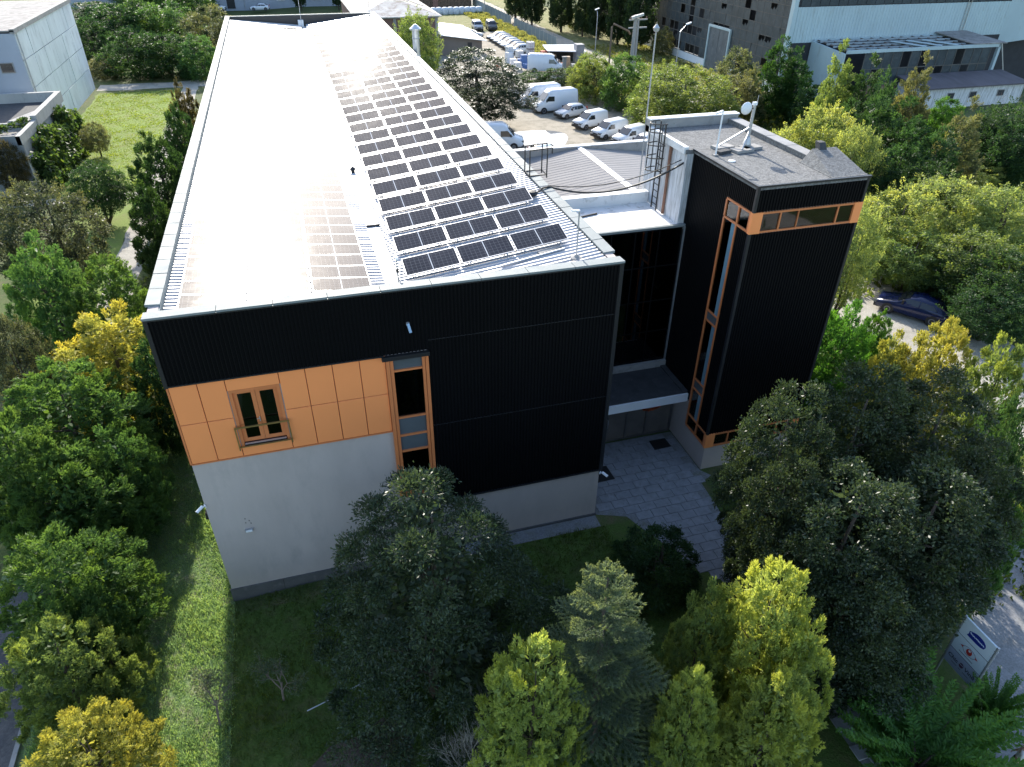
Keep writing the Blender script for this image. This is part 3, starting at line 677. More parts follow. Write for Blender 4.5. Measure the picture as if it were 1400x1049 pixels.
# ================================================================== REAR HALL
RH = thing('rear_hall', 'low hall with shallow grey gable roof behind the glass link', 'building', (15.1, 9.5, 0))
def H(mb, name, mat, parent=None):
    mb.v = [(x-15.1, y-9.5, z) for x, y, z in mb.v]; return mb.build(name, mat, parent or RH)
RX, RZ, EZ = 23.7, 8.0, 6.95
m_halls = M('grey_roof_sheet', (.27, .26, .255), .9, .08, .5, spec=.12)
dL = Vector((RX-15.06, 0, RZ-EZ)); nL = Vector((-(RZ-EZ), 0, RX-15.06)).normalized()
H(corrug(MB(), (15.06, 9.52, EZ), (0,1,0), 16.4, dL, nL, .42, .018, .25), 'roof_sheet', m_halls)
dR = Vector((32.3-RX, 0, EZ-RZ)); nR = Vector((RZ-EZ, 0, 32.3-RX)).normalized()
H(corrug(MB(), (RX, 9.96, RZ), (0,1,0), 15.9, dR, nR, .42, .018, .25), 'roof_sheet', m_halls)
H(MB().prism([(RX-.22, 9.5, RZ+.005), (RX, 9.5, RZ+.07), (RX+.22, 9.5, RZ+.005), (RX, 9.5, RZ-.02)], (0, 16.4, 0)), 'ridge_cap', m_white)
H(MB().box(15.06, 32.3, 25.93, 26.25, -.3, 8.08), 'end_wall', m_conc)
H(MB().box(15.06, 32.35, 25.88, 26.3, 8.08, 8.14), 'wall_cap', m_memb)
H(MB().box(32.0, 32.3, 9.96, 25.93, -.3, EZ-.04), 'side_wall', m_conc)

# ================================================================== SMALL THINGS ON THE OFFICE BUILDING
def cctv(loc, rz, lb):
    o = thing('security_camera', lb, 'camera', loc, rz, 'wall cameras')
    MB().box(-.05, .05, -.03, 0, -.05, .05).build('bracket', m_white, o)
    MB().bar((0, 0, 0), (0, -.12, .03), .03).build('arm', m_white, o)
    MB().tube([(0, -.10, .06), (0, -.36, -.03)], .055, 8).build('housing', m_white, o)
    MB().tube([(0, -.355, -.029), (0, -.37, -.034)], .04, 8).build('lens', m_rubber, o)
cctv((.02, -.02, 4.52), R(-50), 'white security camera on the left edge of the grey front wall')
cctv((14.98, -.13, 2.55), R(40), 'white security camera at the lower right corner of the black wall')
wlp = thing('wall_lamp', 'small grey bulkhead lamp low on the grey front wall', 'lamp', (1.2, 0, 3.02))
MB().box(-.14, .14, -.09, -.002, -.05, .06).build('housing', m_steel, wlp); MB().box(-.11, .11, -.11, -.09, -.04, .04).build('diffuser', m_white, wlp)
for dx, dz in ((-.07, .32), (.06, .40), (-.06, .52), (.1, .26)): MB().box(dx, dx+.03, -.01, -.001, dz, dz+.05).build('patched_hole', m_plinth, wlp)
fl_ = thing('flood_lamp', 'small pale spot lamp high on the black front cladding', 'lamp', (7.58, -.1, 10.72))
MB().box(-.05, .05, -.05, 0, -.06, .06).build('bracket', m_steel, fl_); MB().tube([(0, -.05, .02), (.05, -.2, -.24)], .05, 8).build('housing', M('pale_blue_lamp', (.35, .5, .66), .4), fl_)
sc_ = thing('alarm_box', 'small dark box on the left side of the grey wall', 'box', (-.06, .25, 3.9)); MB().prism([(-.07, -.12, -.15), (.055, -.12, -.15), (.055, -.12, .12), (-.04, -.12, .15)], (0, .22, 0)).build('housing', m_rubber, sc_); MB().box(-.075, -.068, -.06, .04, -.05, .04).build('cover', m_darksteel, sc_)
tag(MB().box(7.1, 7.5, .5, .85, 6.75, 6.95).box(7.14, 7.46, .54, .81, 6.95, 6.99).build('storage_box', M('beige_box', (.45, .38, .24), .7)), 'beige box standing inside the tall strip window', 'box')
bs = MB().lathe([(.12, 6.75), (.17, 6.98), (.15, 6.98), (.1, 6.78)], (7.62, .62, 0), 'z', 14); tag(bs.build('basket', M('dark_basket', (.05, .04, .035), .8)), 'dark round basket inside the tall strip window', 'basket')

def roof_pole(loc, h, lb, head):
    o = thing('roof_pole', lb, 'pole', loc)
    MB().tube([(0, 0, 0), (0, 0, h)], .028, 6).build('post', m_steel, o)
    MB().lathe([(.20, 0), (.20, .06), (.1, .09), (.05, .16)], n=12).build('base', m_conc, o)
    if head == 'lamp': MB().bar((0, 0, h), (-.28, 0, h+.03), .10, .05).build('lamp_head', m_white, o)
    elif head == 'cam': MB().tube([(0, -.1, h), (0, .12, h+.03)], .05, 8).build('camera_head', m_white, o); MB().box(-.04, .04, -.05, .05, h-.5, h-.38).build('junction_box', m_darksteel, o)
    else: MB().tube([(0, 0, h), (0, 0, h+.4)], .008, 5).build('rod_tip', m_steel, o)
    return o
roof_pole((13.75, .95, zr(13.75)), 1.75, 'thin pole with round foot at the front right roof corner', 'lamp')
roof_pole((7.55, 1.15, 10.93), 1.55, 'thin pole with small camera at the front end of the roof gutter', 'cam')
roof_pole((7.3, 63.5, 10.93), 3.4, 'lamp pole at the far end of the roof gutter', 'lamp')
roof_pole((14.3, 63.6, zr(14.3)), 2.6, 'bare rod at the far right roof corner', 'rod')
tag(MB().lathe([(.09, -.02), (.10, .10), (.16, .16), (.14, .2), (.02, .3)], (7.45, 15.2, 10.93), 'z', 8).build('gutter_strainer', m_darksteel), 'dark strainer in the middle of the roof gutter', 'strainer')
FL = thing('flue_pipe', 'steel flue pipe with cap rising behind the roof edge', 'flue', (15.45, 42.0, 0))
MB().tube([(0, 0, 8.5), (0, 0, 13.4)], .28, 12).build('pipe', m_alu, FL); MB().lathe([(.30, 13.4), (.46, 13.45), (.46, 13.55), (.1, 13.85)], n=14).build('cap', m_alu, FL)
for z in (9.5, 11.5, 12.8): MB().lathe([(.29, z), (.31, z+.02), (.31, z+.06), (.29, z+.08)], n=12).build('clamp', m_steel, FL)
# handrail hoops where the ladder reaches the roof
HRL = thing('roof_ladder_hoops', 'two black handrail hoops at the right roof edge', 'handrail', (14.95, 9.2, 12.0))
for y in (0, .72):
    mb = MB(); mb.bar((-.3, y, 0), (-.3, y, 1.15), .045); mb.bar((.5, y, -.1), (.5, y, 1.2), .045); mb.bar((-.3, y, 1.15), (.72, y, 1.2), .045); mb.bar((.72, y, 1.2), (.72, y, .95), .045); mb.bar((-.3, y, .04), (.5, y, .04), .045)
    mb.build('hoop', m_darksteel, HRL)
MB().bar((.5, 0, .04), (.5, .72, .04), .045).bar((-.3, 0, .04), (-.3, .72, .04), .045).build('crossbar', m_darksteel, HRL)
def sag(a, b_, s, n=18): return [tuple(Vector(a).lerp(Vector(b_), t)+Vector((0, 0, -s*4*t*(1-t)))) for t in np.linspace(0, 1, n)]
tag(MB().tube([(14.2, 7.2, 11.9), (14.7, 7.5, 12.06)]+sag((15.0, 7.6, 12.06), (20.85, 6.3, 13.2), .75), .045, 5).build('cable', m_rubber), 'thick black cable sagging from the roof to the tower', 'cable')
tag(MB().tube(sag((15.0, 7.75, 12.06), (20.9, 6.5, 13.25), .5), .022, 5).build('cable', m_rubber), 'thin black cable sagging above the thick one', 'cable')
tag(MB().lathe([(.05, 0), (.22, .05), (.26, .14), (.18, .22), (.03, .24)], (14.05, 7.0, zr(14.05)+.1), 'z', 10).build('cable_bundle', m_rubber), 'coil of dark cable at the right end of the panels', 'cable')
tag(MB().tube([(11.2, 1.55, zr(11.2)+.09), (13.6, 1.75, zr(13.6)+.09)], .04, 6).build('loose_pipe', m_steel), 'loose grey pipe lying before the front panel row', 'pipe')
tag(MB().obox((13.1, 1.9, zr(13.1)+.09), (.45, .07, .05), (-.02, .09, 0), (0, 0, .03)).build('loose_plate', m_conc), 'flat grey plate lying before the front panel row', 'plate')

# ================================================================== BUILDINGS ROUND ABOUT
def W(root):
    """world-coordinate shapes parented to a root empty"""
    l = root.location.copy()
    def f(mb, name, mat, parent=None, smooth=False):
        mb.v = [(x-l.x, y-l.y, z-l.z) for x, y, z in mb.v]; return mb.build(name, mat, parent or root, smooth)
    return f
# white panel building, upper left
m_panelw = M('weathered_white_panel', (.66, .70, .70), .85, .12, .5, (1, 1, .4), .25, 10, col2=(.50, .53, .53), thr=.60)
m_shadew = M('shaded_blue_grey_render', (.36, .39, .44), .85, .12, .4, (1, 1, .5), .2, 10)  # blue grey of the panel building's shaded front, its shade put into the colour
m_oldroof = M('patched_concrete_roof', (.28, .265, .25), .95, .3, .5, (1, 1, 1), .6, 6, col2=(.16, .15, .14), thr=.55)
B1 = thing('panel_building', 'tall windowless white panel building at the upper left edge', 'building', (-21.2, 71.2, 0)); b1 = W(B1)
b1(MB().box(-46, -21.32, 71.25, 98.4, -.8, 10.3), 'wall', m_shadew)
rn = random.Random(1)
for i in range(6):
    for j in range(4):
        y0 = 71.2+i*4.53; z0 = -.6+j*2.76
        b1(MB().box(-21.31, -21.2+rn.uniform(-.02, .02), y0+.05, y0+4.48, z0+.04, z0+2.72), 'wall_panel', m_panelw)
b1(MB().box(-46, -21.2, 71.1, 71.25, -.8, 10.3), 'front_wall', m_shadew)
b1(MB().box(-46, -21.1, 71.0, 98.5, 10.45, 10.6), 'roof', m_oldroof)
b1(MB().box(-21.5, -21.05, 71.0, 98.5, 10.3, 10.72), 'roof_edge', m_conc)
wv = b1(MB().box(-23.5, -22.2, 71.02, 71.1, 6.6, 7.6), 'window', m_conc); b1(MB().box(-23.4, -22.3, 70.99, 71.02, 6.68, 7.52), 'pane', m_carglass, wv)
b1(MB().tube([(-21.1, 71.6, .0), (-21.1, 71.6, 10.4)], .06, 6), 'lightning_rod', m_steel)
# low building with creeper
B2 = thing('low_building', 'low flat roofed grey building overgrown with creeper at the left edge', 'building', (-18.2, 52.4, 0)); b2 = W(B2)
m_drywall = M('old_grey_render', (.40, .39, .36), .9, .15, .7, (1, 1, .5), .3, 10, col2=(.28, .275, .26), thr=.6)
m_shaderen = M('shaded_grey_render', (.20, .215, .22), .9, .15, .7, (1, 1, .5), .2, 10)  # darker copy of the wall render; the front's shade is in its colour
b2(MB().box(-34, -18.2, 52.5, 57.6, -.8, 3.95), 'wall', m_drywall); b2(MB().box(-34, -18.25, 57.6, 68.4, -.8, 4.1), 'wall', m_drywall)
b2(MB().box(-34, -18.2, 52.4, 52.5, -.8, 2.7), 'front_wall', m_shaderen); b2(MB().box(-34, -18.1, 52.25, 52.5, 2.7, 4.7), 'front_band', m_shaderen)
b2(MB().box(-34, -18.4, 52.6, 57.6, 3.95, 4.05), 'roof', m_oldroof); b2(MB().box(-34, -18.5, 57.9, 68.1, 4.1, 4.2), 'roof', m_feltdark)  # far roof's dark felt carries the parapet's shade in its colour
b2(MB().box(-18.45, -18.05, 52.25, 58.0, 3.95, 4.72), 'parapet', m_drywall); b2(MB().box(-18.5, -18.0, 58.0, 68.6, 4.1, 5.1), 'parapet', m_drywall)
b2(MB().box(-34, -18.5, 68.2, 68.6, 4.1, 5.1), 'parapet', m_drywall); b2(MB().box(-34, -20.2, 57.6, 57.9, 4.05, 4.6), 'parapet', m_drywall)
b2(MB().prism([(-20.4, 57.9, 4.4), (-18.5, 57.9, 4.4), (-18.5, 63, 4.4)], (0, 0, .35)), 'roof_slab', m_conc)
b2(MB().box(-34, -18.46, 52.25, 52.5, 4.7, 4.76), 'coping', m_conc)
wv = b2(MB().box(-20.3, -19.2, 52.34, 52.4, 1.6, 2.3), 'window', M('ochre_frame', (.30, .24, .08), .6)); b2(MB().box(-20.2, -19.3, 52.31, 52.34, 1.68, 2.22), 'pane', m_carglass, wv)
b2(MB().box(-18.2, -18.12, 52.5, 54.0, -.6, 2.6), 'door', m_white)
b2(MB().box(-18.12, -18.08, 53.75, 53.85, .6, .85), 'handle', m_rubber)
# far long building with cars in front, at the top
B3 = thing('blue_grey_building', 'long blue grey building across the top behind the office roof', 'building', (-20, 181, 0)); b3 = W(B3)
b3(MB().box(-45, 30, 181, 195, -.5, 9), 'wall', m_shadew); b3(MB().box(-46, 31, 180.6, 195.5, 9, 9.3), 'roof', m_oldroof)
for x in (-30, -22, -14, 5.5, 14, 22.5):
    wv = b3(MB().box(x, x+1.8, 180.9, 181, 1.4, 3.4), 'window', m_white); b3(MB().box(x+.12, x+1.68, 180.86, 180.9, 1.52, 3.28), 'pane', m_spandrel, wv)
b3(MB().box(-6, -4.2, 180.9, 181, 0, 2.6), 'door', m_blacktrim)
for x in (-2, 11): b3(MB().tube([(x, 180.9, 0), (x, 180.9, 9)], .09, 6), 'drain_pipe', m_steel)
# brick building
m_brick = M('red_brown_brick', (.20, .115, .09), .9, .2, .8, bmp=.3, bscale=8)
m_rustroof = M('weathered_fibre_roof', (.50, .47, .43), .9, .2, .35, (1, 1, 1), .5, 3, col2=(.28, .225, .19), thr=.52)
B4 = thing('brick_building', 'brown brick building with weathered grey hipped roof behind the office', 'building', (30.6, 110, 0)); b4 = W(B4)
b4(MB().box(17.6, 30.6, 110, 142, -.3, 5.9), 'wall', m_brick)
for x in (17.5, 23.2, 30.2): b4(MB().box(x, x+.5, 109.9, 110.02, -.3, 5.9), 'pilaster', m_conc)
for y in (115, 121, 127, 133, 139): b4(MB().box(30.6, 30.7, y, y+.5, -.3, 5.9), 'pilaster', m_conc)
b4(MB().box(17.3, 30.9, 109.7, 142.3, 5.75, 5.95), 'eaves_band', m_conc)
a, b_, c_, d_ = (17.0, 109.2, 5.95), (31.3, 109.2, 5.95), (31.3, 142.8, 5.95), (17.0, 142.8, 5.95); r1, r2 = (24.2, 117, 8.1), (24.2, 136, 8.1)
for q in ((a, b_, r1), (b_, c_, r2, r1), (c_, d_, r2), (d_, a, r1, r2)): b4(MB().prism(q, (0, 0, .12)), 'roof_slope', m_rustroof)
rn = random.Random(3)
for k in range(9):
    u, v_ = rn.uniform(.1, .9), rn.uniform(.2, .9); p = Vector(b_).lerp(Vector(c_), u).lerp(Vector(r1).lerp(Vector(r2), u), v_)
    b4(MB().obox(p+Vector((.02, 0, .17)), (.9, 0, -.27), (0, rn.uniform(.5, 1.4), 0), (.01, 0, .03)), 'roof_patch', rn.choice([m_sheet, m_rustroof, m_conc]))
b4(MB().tube([(r1[0], r1[1], 8.15), (r2[0], r2[1], 8.15)], .14, 6), 'ridge_cap', m_conc)
# small shed roof building
B5 = thing('lean_to_building', 'small building with pale sheet lean-to roof beside the brick building', 'building', (30.8, 108, 0)); b5 = W(B5)
b5(MB().prism([(30.75, 109, -.3), (38, 109, -.3), (38, 109, 2.1), (30.75, 109, 3.1)], (0, 17, 0)), 'wall', M('brown_render', (.21, .17, .14), .9, .15, .5))
b5(MB().prism([(30.72, 108.2, 3.2), (38.7, 108.2, 2.1), (38.7, 108.2, 2.2), (30.72, 108.2, 3.3)], (0, 18.5, 0)), 'roof', M('pale_sheet', (.52, .55, .55), .5, .08, .4))
b5(MB().box(35.5, 36.2, 108.9, 109.0, 0, 1.9), 'door', m_blacktrim)
# wooden shed far along the road
B6 = thing('timber_shed', 'dark brown plank shed beyond the white bags', 'shed', (36, 168, 0)); b6 = W(B6)
for i in range(20): b6(MB().box(34+i*.82, 34+i*.82+.76, 167.9+.03*(i % 2), 168.1, 0, 3.6+.08*(i % 3)), 'plank', M('old_plank', (.12, .085, .06), .9, .3, 2))
b6(MB().box(33.8, 50.6, 168.1, 180, 0, 3.2), 'wall', m_bark); b6(MB().box(33.6, 50.8, 168.0, 180.2, 3.65, 3.8), 'roof', m_rustroof)
b6(MB().box(41, 42.2, 167.5, 168.0, 0, 4.6), 'chimney', m_brick)

# derelict factory
m_facblue = M('pale_blue_sheet', (.42, .52, .54), .7, .10, .4, (1, 1, .3), .15, 6, col2=(.36, .42, .41), thr=.62)
m_facpane = M('dirty_wired_glass', (.040, .054, .062), .5, .4, .35, col2=(.065, .08, .088), thr=.55, spec=.3)
FA = thing('derelict_factory', 'derelict factory hall with broken glass grid wall and pale blue sheeting', 'building', (70, 69, 0)); fa = W(FA)
fa(MB().box(70.1, 70.4, 69.4, 140, -.3, 1.2), 'base_wall', m_white)
fa(MB().box(71.5, 118, 69.6, 140, -.3, 16), 'dark_hall', m_interior)
gr = MB(); PY, PZ = 1.58, 1.38
ny, nz = 42, 8
for i in range(ny+1): gr.box(70.06, 70.16, 69.75+i*PY-.04, 69.75+i*PY+.04, 1.2, 1.2+nz*PZ)
for j in range(nz+1): gr.box(70.05, 70.17, 69.75, 69.75+ny*PY, 1.2+j*PZ-.04, 1.2+j*PZ+.04)
fa(gr, 'glazing_grid', M('rusted_grid', (.10, .095, .085), .8, .3, 1))
rn = random.Random(12); pmesh = [MB().box(0, .025, .04, PY-.04, .04, PZ-.04).mesh('pane', m_facpane)]
for k in range(3):   # broken panes with jagged edges
    a_ = rn.uniform(.3, .7); pmesh.append(MB().prism([(0, .04, .04), (0, PY-.04, .04), (0, PY-.04, PZ*a_), (0, PY*.62, PZ*(a_-.2)), (0, PY*.45, PZ*(a_+.12)), (0, PY*.25, PZ*(a_-.15)), (0, .04, PZ*(a_+.2))], (.025, 0, 0)).mesh('pane', m_facpane))
dy0, dy1 = 83.4, 89.2
for i in range(ny):
    for j in range(nz):
        y = 69.75+i*PY; z = 1.2+j*PZ
        if dy0-1.0 < y < dy1-.6 and j < 4: continue
        h = rn.random(); lowish = j < 3
        if h < (.24 if lowish else .08): continue
        if i > 30 and j > 5: continue
        link('pane', pmesh[0] if h > (.34 if lowish else .14) else pmesh[rn.randint(1, 3)], FA, (.08, y-69, z), (0, rn.uniform(-.06, .06) if h > .8 else 0, 0))
fr = fa(MB().box(69.8, 70.2, dy0-.3, dy0, 0, 6.3).box(69.8, 70.2, dy1, dy1+.3, 0, 6.3).box(69.8, 70.2, dy0, dy1, 6.0, 6.3), 'gate_frame', m_facblue)
m_gate = M('scraped_gate', (.10, .115, .125), .6, .4, 1.5, (1, 1, .4), col2=(.2, .21, .21), thr=.6)
for y0, y1 in ((dy0, 86.27), (86.33, dy1)): fa(MB().box(69.95, 70.05, y0+.02, y1, 0, 5.98), 'gate_leaf', m_gate, fr)
fa(MB().box(69.9, 70.5, 69.0, 69.72, -.3, 16), 'corner_column', m_facblue)
fa(MB().box(70.5, 71.3, 69.35, 69.5, -.3, 6.4), 'side_opening', m_interior)
fa(MB().box(70.03, 70.3, 69.72, 140, 1.2+nz*PZ+.04, 16), 'upper_wall', m_facblue)
fc = MB(); corrug(fc, (70.5, 69.2, 6.5), (1,0,0), 35.5, (0, 0, 4.3), (0,-1,0), .5, .06); fa(fc, 'sheet_cladding', m_facblue)
fc = MB(); corrug(fc, (70.5, 69.2, 13.0), (1,0,0), 35.5, (0, 0, 3.0), (0,-1,0), .5, .06); fa(fc, 'sheet_cladding', m_facblue)
fa(MB().box(70.5, 106, 69.22, 69.5, -.3, 6.5), 'lower_wall', m_interior)
for i in range(24): fa(MB().box(71+i*1.45, 72.35+i*1.45, 69.15, 69.2, 10.9, 12.9), 'upper_window', m_facpane)
fa(MB().box(70.5, 106, 69.21, 69.4, 10.8, 13.0), 'window_band', m_interior)
fa(MB().prism([(106, 69.2, 5.2), (113, 66.5, 6.5), (113, 66.5, 16), (106, 69.2, 16)], (0, .3, 0)), 'side_sheet', m_facblue)
for z in np.arange(6.6, 12.8, .35): fa(MB().bar((98.2, 69.05, z), (98.75, 69.05, z), .05), 'rung', m_steel)
for x in (98.2, 98.75): fa(MB().bar((x, 69.05, 6.5), (x, 69.05, 13), .06), 'ladder_rail', m_steel)
# annex with bare roof frame
AN = thing('roofless_annex', 'factory annex with bare roof beams and dirty glass front', 'building', (73.8, 62, 0)); an = W(AN)
an(MB().prism([(73.8, 62.1, -.3), (73.8, 69.1, -.3), (73.8, 69.1, 6.7), (73.8, 62.1, 6.2)], (.25, 0, 0)), 'end_wall', m_facblue)
an(MB().box(74.05, 98.5, 61.9, 62.15, 6.2, 6.6), 'front_beam', m_facblue)
an(MB().box(74.05, 98.5, 68.8, 69.05, 6.6, 6.9), 'rear_beam', m_facblue)
for y in (63.4, 64.8, 66.2, 67.6): an(MB().bar((74.05, y, 6.4+.07*(y-62)), (94, y, 6.4+.07*(y-62)), .22, .22), 'purlin', M('faded_steel', (.28, .33, .36), .7, .2))
rn = random.Random(7)
for x in np.arange(74.6, 94.5, 1.7): an(MB().bar((x, 62.1, 6.45), (x+rn.uniform(-.25, .25), 68.9, 6.8), .12, .14), 'rafter', M('rusted_beam', (.16, .13, .11), .9, .3))
for x in (85.0, 87.6, 90.2): an(MB().obox((x, 63.9, 6.75), (.35, .25, 0), (-1.3, 1.8, .1), (0, 0, .03)), 'loose_sheet', m_facblue)
an(MB().prism([(94, 61.9, 6.62), (99.4, 61.7, 6.62), (99.4, 69.05, 7.1), (94, 69.05, 7.1)], (0, 0, .12)), 'roof_deck', m_oldroof)
ag = MB()
for i in range(15): ag.box(77+i*1.45-.05, 77+i*1.45+.05, 61.98, 62.1, 2.2, 6.2)
for z in (2.2, 4.2): ag.box(77, 97.4, 61.97, 62.11, z-.06, z+.06)
an(ag, 'glazing_grid', M('rusted_grid', (.1, .1, .1)))
for i in range(14):
    for j in range(2):
        if rn.random() < .2: continue
        an(MB().box(77.06+i*1.45, 78.38+i*1.45, 62.02, 62.05, 2.26+j*2, 4.12+j*2), 'pane', m_facpane)
an(MB().box(74.05, 98.4, 66, 66.2, -.3, 6.0), 'inner_wall', m_interior); an(MB().box(77, 98.4, 62.0, 62.2, -.3, 2.15), 'sill_wall', m_brick)
an(MB().box(98.4, 98.8, 61.9, 62.3, -.3, 6.6), 'corner_post', m_facblue); an(MB().bar((98.6, 61.8, 6.6), (100.5, 61.5, 2.5), .12), 'leaning_pipe', m_steel)
HU = thing('white_hut', 'low whitewashed hut with sagging roof in front of the annex', 'building', (83, 56.5, 0)); hu = W(HU)
hu(MB().box(83, 99.5, 56.9, 61.5, -.3, 2.5), 'wall', m_oldwhite)
hu(MB().prism([(82.5, 56.4, 2.5), (99.9, 56.4, 2.5), (99.9, 61.6, 3.2), (82.5, 61.6, 3.2)], (0, 0, .15)), 'roof', M('tarred_roof', (.10, .09, .10), .9, .3, .8, (1, .3, 1), .4, 8))
for x in (87, 90.6, 95.2): wv = hu(MB().box(x, x+1.1, 56.82, 56.9, 1.1, 1.9), 'window', m_conc); hu(MB().box(x+.08, x+1.02, 56.78, 56.82, 1.18, 1.82), 'opening', m_interior, wv)

# ================================================================== FENCES, POLES, YARD THINGS
m_fence = M('blue_grey_fence_sheet', (.24, .29, .31), .6, .15, .5)
def fence(y0, n_, lb):
    F = thing('metal_fence', lb, 'fence', (52.1, y0, 0), 0, 'metal fences along the road')
    for i in range(n_):
        mb = MB(); corrug(mb, (0, i*2.4+.06, .1), (0,1,0), 2.28, (0, 0, 1.8), (-1,0,0), .3, .05); mb.build('fence_panel', m_fence, F)
        MB().box(-.05, .05, i*2.4-.05, i*2.4+.05, 0, 2.05).build('post', m_steel, F)
    MB().box(-.05, .05, n_*2.4-.05, n_*2.4+.05, 0, 2.05).build('post', m_steel, F)
fence(110.5, 11, 'blue grey sheet fence before the road gap, nearer run')
fence(139.5, 14, 'blue grey sheet fence beyond the road gap, farther run')
UP = thing('utility_pole', 'stout concrete double pole with crossarms among the bushes', 'pole', (52.2, 79.2, 0))
m_polec = M('pole_concrete', (.34, .325, .30), .9, .15, 2, bmp=.3, bscale=12)
MB().tube([(0, 0, -.2), (.05, 0, 9.2)], [.32, .22], 8).build('pole', m_polec, UP); MB().tube([(.55, .1, -.2), (.5, .1, 8.8)], [.28, .2], 8).build('pole', m_polec, UP)
for z in (7.6, 8.6): MB().bar((-.9, -.05, z), (1.9, .15, z), .2, .16).build('crossarm', m_polec, UP)
MB().bar((-.7, -.4, 8.9), (1.0, -.4, 9.3), .3, .3).build('transformer_bracket', m_steel, UP)
for i in range(4): MB().lathe([(.05, 0), (.11, .06), (.06, .12), (.1, .18), (.04, .26)], (-.7+i*.8, 0, 8.7), 'z', 8).build('insulator', m_brick, UP)
PP = thing('bent_pipe_pole', 'brown steel pole with bent top next to the concrete pole', 'pole', (49.4, 80.5, 0))
MB().tube([(0, 0, 0), (0, 0, 7.6), (.25, 0, 8.0), (2.6, 0, 7.0), (2.9, 0, 6.6)], .13, 7).build('pipe', M('brown_pole', (.16, .115, .08), .8), PP)
def lamp_post(loc, h, lb, hd=(1.3, .2)):
    o = thing('street_lamp', lb, 'street lamp', loc, 0, 'street lamps')
    MB().tube([(0, 0, 0), (0, 0, h), (hd[0]*.6, hd[1]*.6, h+.7)], [.10, .07, .05], 7).build('post', m_steel, o)
    MB().obox((hd[0]*.95, hd[1]*.95, h+.95), (.38, .06, .1), (-.03, .13, 0), (0, 0, .07)).build('lamp_head', m_white, o)
lamp_post((57.6, 76, 0), 7.4, 'grey street lamp right of the concrete double pole')
lamp_post((58.6, 108, 0), 5.5, 'slim street lamp on the far verge of the dusty road', (.2, .9))
lamp_post((51.2, 158, 0), 9, 'tall street lamp behind the farther fence run', (.9, -.3))
tag(MB().tube([(20.42, 9.97, 9.5), (20.42, 9.97, 17.5)], .035, 6).lathe([(.02, 17.5), (.12, 17.56), (.14, 17.68), (.03, 17.82)], (20.42, 9.97, 0), 'z', 8).build('lightning_mast', m_steel), 'tall thin lightning mast at the back corner of the tower', 'mast')

m_bag = M('white_bag', (.66, .70, .74), .7, .1, 2, bmp=.5, bscale=6); m_tank = M('tank_plastic', (.70, .71, .70), .5, .08)
def bag(loc, s, lb):
    mb = MB(); rr = random.Random(int(loc[0]*10)); n_ = 10; prof = [(.50, 0), (.58, .25), (.57, .7), (.46, 1.0), (.2, 1.08)]
    k0 = 0
    for r_, h_ in prof:
        for j in range(n_):
            t_ = 2*math.pi*j/n_; q = 1/max(abs(math.cos(t_)), abs(math.sin(t_)))**.5; mb.v.append((r_*q*math.cos(t_)*s+rr.uniform(-.04, .04), r_*q*math.sin(t_)*s+rr.uniform(-.04, .04), h_*s))
    for i in range(len(prof)-1):
        for j in range(n_): mb.f.append((i*n_+j, i*n_+(j+1) % n_, (i+1)*n_+(j+1) % n_, (i+1)*n_+j))
    mb.f.append(tuple(range(4*n_, 5*n_))); o = mb.build('bulk_bag', m_bag, None, True, loc); tag(o, lb, 'bag', 'white bulk bags by the shed')
for i in range(11): bag((37+i*1.35, 160.5+.2*(i % 2), 0), 1.35, 'white bulk bag number %s from the left in the row before the timber shed' % ORD[i].replace('first', 'one') if False else 'white bulk bag, %s from the left in the row before the plank shed' % ORD[i])
def ibc(loc, lb):
    o = thing('tank_container', lb, 'tank', loc, .1, 'white liquid tanks in the yard')
    MB().box(-.5, .5, -.58, .58, .16, 1.15).build('tank', m_tank, o); MB().lathe([(.12, 1.15), (.12, 1.22), (.02, 1.23)], n=10).build('lid', m_rubber, o)
    c_ = MB()
    for z in (.2, .5, .85, 1.12):
        for a, b2_ in (((-.53, -.61), (.53, -.61)), ((.53, -.61), (.53, .61)), ((.53, .61), (-.53, .61)), ((-.53, .61), (-.53, -.61))): c_.bar((*a, z), (*b2_, z), .03)
    for x in (-.53, -.18, .18, .53):
        for y in (-.61, .61): c_.bar((x, y, .14), (x, y, 1.13), .03)
    c_.build('cage', m_steel, o); MB().box(-.52, .52, -.6, .6, 0, .13).build('pallet', m_deadwood, o)
ibc((40.6, 101, 0), 'white liquid tank at the bottom of the two high stack'); ibc((40.6, 101, 1.2), 'white liquid tank on top of the two high stack'); ibc((43.2, 104, 0), 'white liquid tank standing alone left of the blue drums'); ibc((45.3, 104.6, 1.2), 'white liquid tank on the blue drum pallet'); ibc((45.3, 104.6, 0), 'white liquid tank under another beside the blue drums')
m_bluep = M('blue_plastic', (.04, .10, .30), .4, .1)
for i, (x, y) in enumerate(((43.6, 99.5), (44.3, 99.8), (43.9, 100.5), (44.6, 100.7))):
    o = MB().lathe([(.27, 0), (.29, .05), (.29, .3), (.305, .32), (.29, .34), (.29, .6), (.305, .62), (.29, .64), (.29, .88), (.25, .92)], (0, 0, 0), 'z', 12).build('drum', m_bluep, None, True, (x, y, 0)); tag(o, 'blue plastic drum, %s of four beside the yard van' % ORD[i], 'drum', 'blue drums in the yard')
SH = thing('white_roof_shed', 'open shed with flat white roof at the end of the yard', 'shed', (48, 99, 0))
MB().prism([(-2.0, -1.2, 1.9), (4.2, -2.6, 1.75), (4.8, 1.8, 2.1), (-1.6, 2.4, 2.2)], (0, 0, .12)).build('roof', m_white, SH)
for x, y in ((-1.6, -1.0), (3.9, -2.2), (4.3, 1.5), (-1.2, 2.1)): MB().box(x-.06, x+.06, y-.06, y+.06, 0, 1.9).build('post', m_steel, SH)
